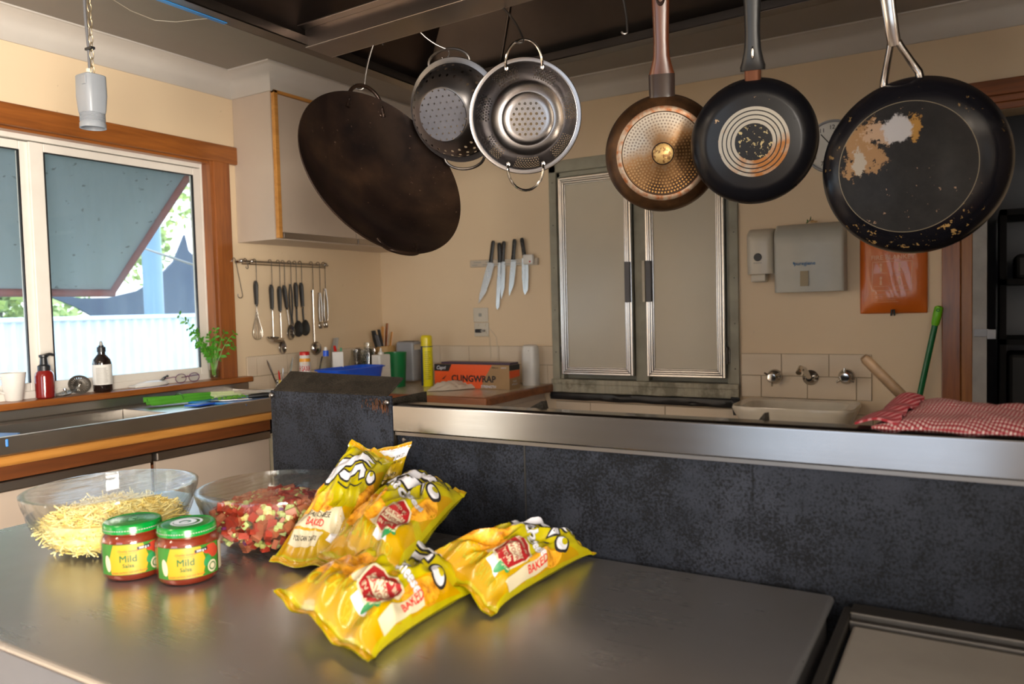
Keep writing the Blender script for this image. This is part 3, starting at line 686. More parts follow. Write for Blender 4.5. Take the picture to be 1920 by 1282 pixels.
s_hook(V(1.68, -1.965, hz(1.68)+.005), wt, 'bent steel hook holding the big iron wok by its handle', bend=-.008)

# --- holes as see-through dots of the sheet metal
def perforated(name, base, rough, dots, m=1.0):
    t = NT(name); s3, r_, th = polar(t); mask = dots(t, s3, r_, th)
    a = t.noise(t.obj(), 14, 4)
    t.set(c=t.mix(a, base, tuple(x*.7 for x in base)), r=t.math('MULTIPLY_ADD', a, .15, rough-.07), m=m)
    tr = t.n('ShaderNodeBsdfTransparent'); mx = t.n('ShaderNodeMixShader'); t.l(mask, mx.inputs[0]); t.l(t.b.outputs[0], mx.inputs[1]); t.l(tr.outputs[0], mx.inputs[2]); t.l(mx.outputs[0], t.out.inputs[0])
    return t.m
def hexdots(t, x, y, p, rad, extra=None):
    """1 inside round dots of a staggered grid of pitch p"""
    def grid(ox, oy):
        fx = t.math('SUBTRACT', t.math('FRACT', t.math('ADD', t.math('DIVIDE', x, p), 100+ox)), .5)
        fy = t.math('SUBTRACT', t.math('FRACT', t.math('ADD', t.math('DIVIDE', y, p*1.732), 100+oy)), .5)
        fx = t.math('MULTIPLY', fx, p); fy = t.math('MULTIPLY', fy, p*1.732)
        return t.math('SQRT', t.math('ADD', t.math('MULTIPLY', fx, fx), t.math('MULTIPLY', fy, fy)))
    d = t.math('MINIMUM', grid(.5, .5), grid(0, 0))
    return t.math('LESS_THAN', d, rad)
def band(t, v_, lo, hi): return t.math('MULTIPLY', t.math('GREATER_THAN', v_, lo), t.math('LESS_THAN', v_, hi))
# --- steel colander facing the room (inside seen)
cc = at(984, 218, y=-1.97); k_ = pxm(cc); CR = 106*k_
co = thing('colander', 'shiny stainless colander seen from inside with dotted base and two wire handles', 'colander', cc, rot=face_cam(cc, -.10, -.08))
def dots_a(t, s3, r_, th):
    base = t.math('MULTIPLY', hexdots(t, s3[0], s3[1], CR*.105, CR*.026), t.math('LESS_THAN', r_, CR*.335))
    u = t.math('MULTIPLY', th, CR*.85); grp = t.math('GREATER_THAN', t.math('SINE', t.math('MULTIPLY', th, 7.0)), -.35)
    side = t.math('MULTIPLY', hexdots(t, u, s3[2], CR*.055, CR*.015), t.math('MULTIPLY', band(t, s3[2], -CR*.44, -CR*.10), grp))
    return t.math('MAXIMUM', base, side)
M['dark_chrome'] = plain('dulled_chrome', (.34, .32, .31), .16, 1)
M['perf_a'] = perforated('perforated_steel', (.26, .245, .245), .22, dots_a)
pr = [(0, -.60), (.33, -.60), (.46, -.585), (.48, -.565), (.50, -.565), (.64, -.50), (.68, -.47), (.80, -.33), (.87, -.18), (.905, -.05), (.92, -.015), (.95, -.02), (.985, -.03), (1.0, -.01), (.99, .012), (.965, .005), (.93, .002)]
MB().lathe([(r*CR, z*CR) for r, z in pr], 72).build('bowl', 'perf_a', co, local=True)
for s_ in (1, -1):
    cx, rx = 0, .043
    hp = [V(rx*math.cos(a), s_*(CR*.90+.052*math.sin(a)), .004) for a in [PI*k/16 for k in range(17)]]
    hp = [hp[0]+V(0, -s_*.014, -.012)] + hp + [hp[-1]+V(0, -s_*.014, -.012)]
    hh = MB().tube(hp, .0032, 8).build('wire_handle', 'chrome', co, local=True)
    for x in (rx, -rx): MB().ball(V(x, s_*(CR*.90-.010), -.004), .006, 1, (1, 1.3, .7)).build('weld_tab', 'chrome', hh, local=True)
ct = co.matrix_basis @ V(0, CR*.9+.052, .004)
s_hook(V(2.085, -1.964, hz(2.08)+.005), ct, 'long steel hook carrying the shiny colander', bend=.012, c1=.010)
# --- older colander behind it, base toward the camera
c2 = at(855, 208, y=-1.86); k_ = pxm(c2); C2 = 92*k_
o2 = thing('colander', 'dull steel colander seen from its flat perforated base, partly behind the shiny one', 'colander', c2, rot=face_cam(c2, -.42, .12, .1))
def dots_b(t, s3, r_, th):
    base = t.math('MULTIPLY', hexdots(t, s3[0], s3[1], C2*.135, C2*.020), t.math('LESS_THAN', r_, C2*.50))
    side = t.math('MULTIPLY', hexdots(t, t.math('MULTIPLY', th, C2*.8), s3[2], C2*.17, C2*.026), band(t, s3[2], C2*.12, C2*.52))
    return t.math('MAXIMUM', base, side)
M['perf_b'] = perforated('dull_perforated_steel', (.20, .19, .19), .34, dots_b)
pr = [(0, .62), (.50, .62), (.54, .60), (.60, .56), (.74, .44), (.86, .26), (.92, .08), (.93, .0), (.97, -.01), (1.03, -.015), (1.04, -.03), (1.0, -.03)]
MB().lathe([(r*C2, z*C2) for r, z in pr], 64).build('bowl', 'perf_b', o2, local=True)
b = MB().lathe([(0, .004), (C2*.50, .004), (C2*.50, 0), (0, 0)], 40, Matrix.Translation((0, 0, .62*C2+.0006))); 
b.build('base_plate', perforated('worn_base_steel', (.20, .20, .23), .5, lambda t, s3, r_, th: hexdots(t, s3[0], s3[1], C2*.135, C2*.020), .7), o2, local=True)
for s_ in (1, -1):
    hp = [V(.06*math.cos(a), s_*(C2*.93+.034*math.sin(a)), -.006) for a in [PI*k/14 for k in range(15)]]
    MB().tube(hp, .004, 8).build('strap_handle', 'wire', o2, local=True)
s_hook(V(1.83, -1.964, hz(1.83)+.005), o2.matrix_basis @ V(0, C2*.93+.034, -.006), 'thin steel hook carrying the dull colander', r=.002, bend=-.012)
# empty hooks
s_hook(at(1162, -25, y=-1.96), at(1176, 58, y=-1.96), 'empty steel hook between the shiny colander and the copper brown pan', bend=.008, c1=.006)

# --- frying pans
def pan(cpx, y, Rpx, label, matr, prof, inner, yaw=0, pitch=0, roll=0):
    c_ = at(*cpx, y=y); R_ = Rpx*pxm(c_); o = thing('frying_pan', label, 'frying pan', c_, 'frying pans hanging under the hood', rot=face_cam(c_, yaw, pitch, roll))
    b = MB().lathe([(r*R_, z*R_) for r, z in prof + inner], 96); b.build('pan_body', matr(R_), o, local=True)
    return o, R_
outer = [(0, .0), (.70, .0), (.76, -.012), (.86, -.06), (.94, -.14), (.985, -.24), (1.0, -.33)]
innr = [(.985, -.335), (.95, -.24), (.88, -.12), (.75, -.045), (0, -.03)]
def mat_pan1(R_):
    t = NT('copper_brown_pan'); s3, r_, th = polar(t); v = t.obj(); rn = t.math('DIVIDE', r_, R_)
    a = t.noise(v, 16, 6, .65); bb = t.noise(v, 60, 3, .6)
    out_ = t.ramp(a, (.3, (.018, .009, .005)), (.7, (.11, .05, .018)))
    ring_ = t.mix(t.ramp(bb, (.4, 0.0), (.65, 1.0)), (.32, .25, .18), (.26, .085, .025))
    # rows of pressed dimples round the disc
    row = t.math('DIVIDE', rn, .052); fr = t.math('SUBTRACT', t.math('FRACT', row), .5); fl = t.math('FLOOR', row)
    cnt = t.math('ROUND', t.math('MULTIPLY', fl, 6.3)); ft = t.math('SUBTRACT', t.math('FRACT', t.math('ADD', t.math('MULTIPLY', t.math('DIVIDE', th, 2*PI), cnt), 50)), .5)
    dd = t.math('SQRT', t.math('ADD', t.math('MULTIPLY', fr, fr), t.math('MULTIPLY', ft, ft))); dm = t.math('LESS_THAN', dd, .30)
    dirt = t.math('ADD', t.math('MULTIPLY', t.noise(v, 7, 4, .6), .9), t.math('ADD', t.math('MULTIPLY', s3[1], 3.2), t.math('MULTIPLY', s3[0], -1.2)))
    disc = t.ramp(dirt, (.28, (.030, .014, .006)), (.45, (.20, .10, .035)), (.62, (.29, .25, .20)))
    disc = t.mix(dm, disc, t.ramp(dirt, (.28, (.32, .17, .05)), (.62, (.14, .11, .09))))
    mid = t.mix(t.ramp(t.noise(v, 110, 3), (.5, 0.0), (.6, 1.0)), (.42, .27, .10), (.16, .08, .03))
    col = t.mix(t.math('GREATER_THAN', rn, .70), disc, ring_); col = t.mix(t.math('GREATER_THAN', rn, .785), col, out_); col = t.mix(t.math('LESS_THAN', rn, .18), col, mid)
    col = t.mix(band(t, rn, .17, .19), col, (.02, .01, .006)); col = t.mix(band(t, rn, .685, .70), col, (.05, .025, .01))
    t.set(c=col, r=t.math('MULTIPLY_ADD', a, .3, .22), m=t.mix(t.math('LESS_THAN', rn, .785), 0.35, 0.75)); t.bump(t.math('SUBTRACT', t.math('MULTIPLY', bb, .3), dm), .35, .0012); return t.m
p1, R1 = pan((1243, 288), -1.91, 110, 'copper brown frying pan with dimpled base and wooden look handle', mat_pan1,
    [(0, .012), (.17, .012), (.18, .004), (.69, .004), (.70, .014), (.775, .014), (.80, -.004), (.88, -.06), (.95, -.15), (.99, -.26), (1.0, -.33)], innr)
def handle_bar(secs, T=None, seg=16):
    """lofted bar along +Y: list of (y, half width x, half depth z, centre z)"""
    b = MB(); b.smooth = True; rings = []
    for y, hx, hz_, cz in secs: rings.append([b.bm.verts.new((hx*math.copysign(abs(math.cos(a))**.7, math.cos(a)), y, cz+hz_*math.copysign(abs(math.sin(a))**.7, math.sin(a)))) for a in [2*PI*k/seg for k in range(seg)]])
    for a, c_ in zip(rings, rings[1:]):
        for k in range(seg): b.bm.faces.new((a[k], a[(k+1) % seg], c_[(k+1) % seg], c_[k]))
    b.bm.faces.new(rings[0]); b.bm.faces.new(rings[-1][::-1]); return b
k1 = pxm(p1.location)
M['wood_handle'] = wood('reddish_wood_grip', (.055, .012, .004), (.16, .045, .014), axis=1, scale=14, r=.3, coat=.3)
handle_bar([(R1*.93, .029, .012, -R1*.22), (R1*1.0, .029, .014, -.03), (R1+.040, .029, .014, -.02)]).build('collar', plain('smoked_collar', (.035, .022, .018), .25), p1, local=True)
b = handle_bar([(R1+.038, .029, .013, -.020), (R1+.050, .025, .012, -.017), (R1+.075, .018, .010, -.012), (R1+.11, .0165, .009, -.008), (R1+.16, .018, .009, -.006), (R1+.205, .0195, .009, -.006), (R1+.222, .019, .008, -.006)])
hd1 = b.build('grip', 'wood_handle', p1, local=True)
eye1 = MB().lathe([(.006, .0), (.0085, .0025), (.0105, 0), (.0085, -.0025), (.006, 0)], 20, Matrix.Translation((0, R1+.198, .0035)) @ Matrix.Diagonal((1, 1.9, 1, 1))).build('hanging_eye', plain('eye_dark', (.02, .008, .005), .5), hd1, local=True)
e_ = p1.matrix_basis @ V(0, R1+.214, -.004)
s_hook(V(e_.x+.004, -1.955, hz(e_.x)+.03), e_+V(0, 0, 0), 'steel hook through the eye of the copper brown pan', c1=.008)
def mat_pan2(R_):
    t = NT('black_ringed_pan'); s3, r_, th = polar(t); v = t.obj(); rn = t.math('DIVIDE', r_, R_)
    a = t.noise(v, 22, 6, .7); sp = t.noise(v, 90, 3, .7); big = t.noise(v, 9, 3)
    worn = t.mix(t.ramp(t.math('ADD', t.noise(v, 14, 4, .6), t.math('MULTIPLY', t.math('SUBTRACT', s3[0], s3[1]), 1.4)), (.5, 0.0), (.66, 1.0)), (.30, .275, .235), (.27, .11, .03))
    blk = (.006, .006, .008)
    col = t.mix(t.math('MULTIPLY', t.ramp(sp, (.58, 0.0), (.60, 1.0)), band(t, rn, 0.0, .30)), blk, (.42, .34, .17))
    rings_ = t.math('GREATER_THAN', t.math('FRACT', t.math('DIVIDE', t.math('SUBTRACT', rn, .27), .068)), .26)
    edge = t.math('GREATER_THAN', t.math('ADD', t.math('MULTIPLY', a, .36), t.math('MULTIPLY', big, .30)), t.math('MULTIPLY', t.math('MULTIPLY', rn, rn), .95))
    rg = t.math('MULTIPLY', t.math('MULTIPLY', rings_, band(t, rn, .27, .545)), t.math('MAXIMUM', edge, t.math('LESS_THAN', rn, .40)))
    col = t.mix(rg, col, worn)
    chip = t.math('MULTIPLY', t.math('GREATER_THAN', t.math('ADD', t.math('MULTIPLY', sp, .6), t.math('MULTIPLY', big, .55)), .70), band(t, rn, .52, .70))
    chip = t.math('MULTIPLY', chip, t.math('LESS_THAN', t.math('SUBTRACT', s3[0], s3[1]), .01))
    col = t.mix(chip, col, (.44, .30, .17))
    wear = t.math('MAXIMUM', rg, chip)
    t.set(c=col, r=t.mix(wear, t.math('MULTIPLY_ADD', big, .14, .22), .5), m=t.mix(wear, 0.0, .5), sp=.22, coat=.03, cr=.12); t.bump(t.math('MULTIPLY', wear, .5), .5, -.0008); return t.m
p2, R2 = pan((1413, 266), -1.99, 118, 'glossy black frying pan with worn silver rings on its base', mat_pan2, outer, innr)
handle_bar([(R2*.93, .016, .009, -R2*.22), (R2+.022, .0165, .009, -.02)]).build('rivet_plate', plain('brown_collar', (.16, .06, .03), .35, .5), p2, local=True)
hh = handle_bar([(R2+.012, .024, .010, -.02), (R2+.020, .0245, .013, -.02), (R2+.028, .0215, .013, -.018), (R2+.05, .0165, .012, -.014), (R2+.08, .0145, .011, -.012), (R2+.13, .016, .011, -.012), (R2+.18, .0185, .010, -.012), (R2+.21, .014, .008, -.012)]).build('grip', 'black', p2, local=True)
MB().ball(V(0, R2+.044, -.0015), .004, 2, (.8, 3, .5)).build('grip_inlay', 'chrome', hh, local=True)
e_ = p2.matrix_basis @ V(0, R2+.195, -.012)
s_hook(V(e_.x+.003, -1.965, hz(e_.x)+.03), e_, 'steel hook carrying the glossy black pan with silver rings', c1=.008)
def mat_pan3(R_):
    t = NT('black_worn_pan'); s3, r_, th = polar(t); v = t.obj(); rn = t.math('DIVIDE', r_, R_)
    a = t.noise(v, 24, 6, .7); f = t.noise(v, 75, 4, .7); big = t.noise(v, 8, 3)
    def blob(cx, cy, rx, ry):
        x = t.math('DIVIDE', t.math('SUBTRACT', s3[0], cx*R_), rx*R_); y = t.math('DIVIDE', t.math('SUBTRACT', s3[1], cy*R_), ry*R_)
        return t.math('SUBTRACT', 1.0, t.math('SQRT', t.math('ADD', t.math('MULTIPLY', x, x), t.math('MULTIPLY', y, y))))
    def worn(bl, k=1.6): return t.ramp(t.math('ADD', bl, t.math('MULTIPLY', t.math('SUBTRACT', t.math('ADD', t.math('MULTIPLY', a, .6), t.math('MULTIPLY', f, .4)), .5), k*2.2)), (.34, 0.0), (.46, 1.0))
    col = t.ramp(a, (.35, (.005, .005, .006)), (.7, (.013, .012, .013)))
    col = t.mix(worn(blob(-.44, .30, .36, .48)), col, (.24, .14, .065)); col = t.mix(worn(blob(-.24, .42, .30, .20)), col, (.32, .22, .15))
    col = t.mix(worn(blob(-.48, .16, .10, .26)), col, (.30, .27, .23)); col = t.mix(worn(blob(.12, .44, .14, .22)), col, (.28, .15, .035)); col = t.mix(worn(blob(-.04, .44, .27, .25), .7), col, (.34, .34, .36))
    spk = t.math('MULTIPLY', t.math('GREATER_THAN', f, .66), t.math('GREATER_THAN', big, .50)); col = t.mix(spk, col, (.26, .17, .11))
    spb = t.math('MULTIPLY', t.math('GREATER_THAN', f, .60), t.math('MULTIPLY', band(t, rn, .76, .93), t.math('LESS_THAN', s3[1], -.55*R_))); col = t.mix(spb, col, (.38, .24, .09))
    col = t.mix(t.math('GREATER_THAN', rn, .72), col, t.mix(t.math('MAXIMUM', spb, t.math('MULTIPLY', spk, .5)), (.007, .007, .010), (.38, .24, .09)))
    col = t.mix(band(t, rn, .715, .722), col, (.20, .17, .12))
    t.set(c=col, r=t.mix(t.math('GREATER_THAN', rn, .72), .7, .22), m=.0, sp=.25, coat=.04, cr=.2); t.bump(f, .12, .0006); return t.m
p3, R3 = pan((1698, 314), -2.03, 167, 'big black frying pan with pale worn patches and forked steel handle', mat_pan3,
    [(0, 0), (.715, 0), (.72, .003), (.74, -.004), (.82, -.035), (.91, -.10), (.965, -.18), (.99, -.27), (1.0, -.33)], innr, yaw=-.22, pitch=.0, roll=.10)
hb = handle_bar([(R3+.055, .011, .006, -.020), (R3+.08, .0115, .007, -.012), (R3+.12, .012, .007, -.006), (R3+.17, .0145, .007, -.004), (R3+.215, .0145, .006, -.004), (R3+.232, .008, .004, -.004)]).build('steel_handle', 'dark_chrome', p3, local=True)
for s_ in (1, -1): MB().tube([V(s_*.031, R3*.94, -R3*.25), V(s_*.029, R3+.004, -.042), V(s_*.020, R3+.025, -.032), V(s_*.010, R3+.050, -.022), V(s_*.006, R3+.062, -.019)], [.007, .007, .0065, .006, .006], 10).build('fork_arm', 'dark_chrome', hb, local=True)
e_ = p3.matrix_basis @ V(0, R3+.222, -.004)
s_hook(V(e_.x, -1.965, hz(e_.x)+.03), e_, 'steel hook carrying the big worn black pan', c1=.007)

# ------------------------------------------------------------------ grey lamp holder on a chain
lp = at(172, 186, y=-2.35); kx = pxm(lp)
la = thing('pendant_lampholder', 'empty grey plastic lamp holder hanging from a chain near the window', 'lamp holder', lp)
hgt = 108*kx; wd = 24*kx
b = MB(); b.smooth = True
secs = [(hgt*.40, wd*.95, .94), (hgt*.38, wd*1.0, .94), (hgt*.05, wd*1.02, 1.0), (-hgt*.20, wd*.92, 1.0), (-hgt*.26, wd*.86, 1.0)]
rings = []
for z, w_, d_ in secs: rings.append([b.bm.verts.new((lp.x+w_*math.copysign(abs(math.cos(a))**.45, math.cos(a)), lp.y+w_*.85*math.copysign(abs(math.sin(a))**.45, math.sin(a)), lp.z+z)) for a in [2*PI*k/24 for k in range(24)]])
for a, c_ in zip(rings, rings[1:]):
    for k in range(24): b.bm.faces.new((a[k], a[(k+1) % 24], c_[(k+1) % 24], c_[k]))
b.bm.faces.new(rings[0]); b.bm.faces.new(rings[-1])
M['lamp_grey'] = plain('lamp_grey', (.25, .27, .30), .35)
b.build('housing', 'lamp_grey', la, bevel=.002)
pr = [(wd*.80, -hgt*.24)]
for k in range(6): pr += [(wd*.92, -hgt*(.26+.025*k)), (wd*.86, -hgt*(.272+.025*k))]
pr += [(wd*.94, -hgt*.42), (wd*.95, -hgt*.50), (wd*.84, -hgt*.50), (wd*.80, -hgt*.30), (0, -hgt*.30)]
MB().lathe([(r, z) for r, z in pr], 36, Matrix.Translation(lp)).build('threaded_ring', 'lamp_grey', la)
MB().lathe([(0, hgt*.52), (wd*.25, hgt*.52), (wd*.25, hgt*.46), (wd*.36, hgt*.44), (wd*.36, hgt*.38)], 20, Matrix.Translation(lp+V(-.004, 0, 0))).build('cable_gland', 'offwhite', la)
MB().box(lp.x+wd*.2, lp.x+wd*.75, lp.y-wd*.90, lp.y-wd*.80, lp.z+hgt*.2, lp.z+hgt*.36).build('clip', 'lamp_grey', la, bevel=.002)
b = MB(); z = lp.z+hgt*.40; k = 0
while z < CZ-.005:
    L_ = .021; ax = V(1, 0, 0) if k % 2 else V(0, 1, 0)
    b.tube([V(lp.x+.010, lp.y, z+L_*.62) + ax*(.0055*math.cos(a)) + V(0, 0, L_*.62*math.sin(a)) for a in [2*PI*q/14 for q in range(14)]], .0012, 5, closed=True); z += L_; k += 1
b.build('chain', plain('brassy_chain', (.30, .24, .15), .4, .8), la)
b = MB().tube([V(lp.x-.004, lp.y, lp.z+hgt*.45), V(lp.x-.004, lp.y, lp.z+hgt*.9), V(lp.x-.012, lp.y, lp.z+hgt*1.4), V(lp.x-.014, lp.y, CZ-.002)], .0036, 8); b.build('cable', 'grey_dark', la)
MB().box(lp.x-.012, lp.x+.018, lp.y-.006, lp.y+.006, lp.z+hgt*.84, lp.z+hgt*.88).build('cable_tie', 'black', la)
wp = [at(205, -5, z=CZ-.004), at(245, 20, z=CZ-.006), at(290, 38, z=CZ-.01), at(330, 41, z=CZ-.012), at(375, 36, z=CZ-.012), at(420, 32, z=CZ-.003)]
tag(MB().tube(wp, .0012, 5).build('thin_wire', 'offwhite'), 'thin pale wire looping across the ceiling beside the hood', 'wire')
# ------------------------------------------------------------------ glass bowls with food
ZB = .9008
def bowl(x, y, R_, H_, label):
    o = thing('glass_bowl', label, 'bowl', (x, y, ZB)); rb_ = R_*.50
    pr = [(0, .004), (rb_*.9, .003), (rb_, 0), (rb_*1.02, .004)]
    for k in range(1, 15):
        u = k/14; pr.append((rb_*1.02 + (R_-rb_*1.02)*math.sin(u*PI/2)**.82, .004+(H_-.004)*(1-math.cos(u*PI/2))**.86))
    pr += [(R_+.003, H_+.001), (R_+.002, H_+.005), (R_-.003, H_+.005)]
    for k in range(14, 0, -1):
        u = k/14; pr.append((rb_*1.02 + (R_-rb_*1.02)*math.sin(u*PI/2)**.82-.0035, .006+(H_-.004)*(1-math.cos(u*PI/2))**.86))
    pr += [(0, .008)]
    MB().lathe(pr, 72).build('bowl_wall', 'clear', o, local=True)
    def inner(h):   # inner radius at height h
        c_ = 1-min(1, max(0, (h-.006)/(H_-.004)))**(1/.86); u = math.acos(max(-1, min(1, c_)))/(PI/2); return rb_*1.02+(R_-rb_*1.02)*math.sin(u*PI/2)**.82-.008
    MB().ball(V(R_*.0, 0, 0), .0001, 1).bm.free()
    return o, inner
def film(o, x, y, R_, H_, seed, wr=.03, dip=.006):
    """stretch wrap: taut sheet over the rim, bunched skirt round the wall"""
    b = MB()
    def f(u, v_):
        a = 2*PI*u; r = R_*1.015*v_ if v_ < .72 else R_*1.015
        p = noise.noise(V(math.cos(a)*3*v_+seed, math.sin(a)*3*v_, 1))
        if v_ <= .72: 
            r = R_*1.015*(v_/.72); return V(r*math.cos(a), r*math.sin(a), H_+.0065-dip*(1-(v_/.72)**2)+.0012*noise.noise(V(r*math.cos(a)*60, r*math.sin(a)*12, seed)))
        w_ = (v_-.72)/.28; cr = noise.noise(V(a*9, w_*1.5, seed))*.006+noise.noise(V(a*24, w_*4, seed+4))*.0035
        rr = R_*(1.015-.36*w_**1.7)+cr*w_**.5+.003
        return V(rr*math.cos(a), rr*math.sin(a), H_+.0065-w_*(H_*.80+.012*p)+cr*.5*w_)
    b.grid(f, 240, 40, closeu=True)
    o2 = b.build('stretch_film', 'film', o, local=True); return o2
B1 = (1.735, -2.790, .140, .103); B2 = (1.995, -2.640, .134, .098)
bo1, in1 = bowl(*B1, 'glass bowl of grated yellow cheese under stretch film'); film(bo1, *B1, 1.0)
bo2, in2 = bowl(*B2, 'glass bowl of chopped tomato salad under stretch film behind the jars'); film(bo2, *B2, 7.0)
random.seed(11)
def heap(cx, cy, inner, h0, top, R_, n, fn):
    b = [MB() for _ in range(6)]
    for i in range(n):
        while True:
            h = h0+random.random()*(top-h0); r = inner(min(h, R_*.6))*math.sqrt(random.random()); a = random.random()*2*PI
            lim = top-(top-h0)*.55*(r/R_)**2+.006*noise.noise(V(r*math.cos(a)*22, r*math.sin(a)*22, 3))
            if h <= lim: break
        # favour the skin of the heap: push deep ones to wall or surface
        if r < inner(h)*.8 and h < lim-.014: h = lim-random.random()*.012
        fn(b, V(cx+r*math.cos(a), cy+r*math.sin(a), ZB+h))
    return b
def shred(b, p):
    d = V(random.gauss(0, 1), random.gauss(0, 1), random.gauss(0, .35)).normalized(); L_ = random.uniform(.014, .042); s_ = d.cross(V(random.random(), random.random(), 1)).normalized()*random.uniform(-.006, .006)
    b[0 if random.random() < .8 else 1].tube([p-d*L_/2, p+s_, p+d*L_/2], random.uniform(.0009, .0015), 4)
hb_ = heap(B1[0], B1[1], in1, .010, .082, B1[2], 3400, shred)
core = MB().lathe([(0, .012)] + [(max(.001, in1(h)-.006)*(1 if h < .05 else 1-(h-.05)*9), h) for h in [.012+.006*k for k in range(9)]] + [(0, .062)], 40, Matrix.Translation((B1[0], B1[1], ZB)))
core.bm.verts.ensure_lookup_table()
for k in (1, 2): bpy.context  # no-op
me_cheese = bmesh.new()
for q_ in (core, hb_[0], hb_[1]):
    tmp = bpy.data.meshes.new('x'); q_.bm.to_mesh(tmp); me_cheese.from_mesh(tmp); bpy.data.meshes.remove(tmp)
for q_ in hb_[2:]: q_.bm.free()
b = MB(); b.bm.free(); b.bm = me_cheese; b.smooth = False
t = NT('grated_cheese'); v = t.obj(); t.set(c=t.ramp(t.vor(v, 70, 'Color') if False else t.noise(v, 55, 2), (.35, (.90, .68, .20)), (.6, (.95, .84, .42))), r=.42, ss=.0); M['cheese_m'] = t.m
tag(b.build('grated_cheese', 'cheese_m'), 'heap of grated yellow cheese inside the glass bowl', 'cheese', kind='stuff')
mats = ['tomato', 'tomato_pale', 'avocado', 'cabbage', 'cheese_m', 'purple']
def dice(b, p):
    u = random.random(); k = 0 if u < .36 else 1 if u < .54 else 2 if u < .74 else 3 if u < .90 else 4 if u < .97 else 5
    s_ = random.uniform(.0030, .0085)*(1.2 if k < 2 else .9); R__ = Matrix.Rotation(random.random()*6, 4, (random.random(), random.random(), random.random()+.01))
    T = Matrix.Translation(p) @ R__ @ Matrix.Diagonal((s_, s_*random.uniform(.5, 1), s_*random.uniform(.4, .9), 1))
    bmesh.ops.create_icosphere(b[k].bm, subdivisions=1, radius=1.25, matrix=T) if k in (2,) else bmesh.ops.create_cube(b[k].bm, size=2, matrix=T)
def dice_low(b, p): dice(b, p)
hb_ = heap(B2[0], B2[1], in2, .015, .088, B2[2], 1500, dice)
allm = bmesh.new()
for k, q_ in enumerate(hb_):
    for f in q_.bm.faces: f.material_index = k
    tmp = bpy.data.meshes.new('x'); q_.bm.to_mesh(tmp); allm.from_mesh(tmp); bpy.data.meshes.remove(tmp)
b = MB(); b.bm.free(); b.bm = allm
tag(b.build('chopped_salad', mats), 'heap of diced tomato, avocado and shredded lettuce inside the second glass bowl', 'salad', kind='stuff', )

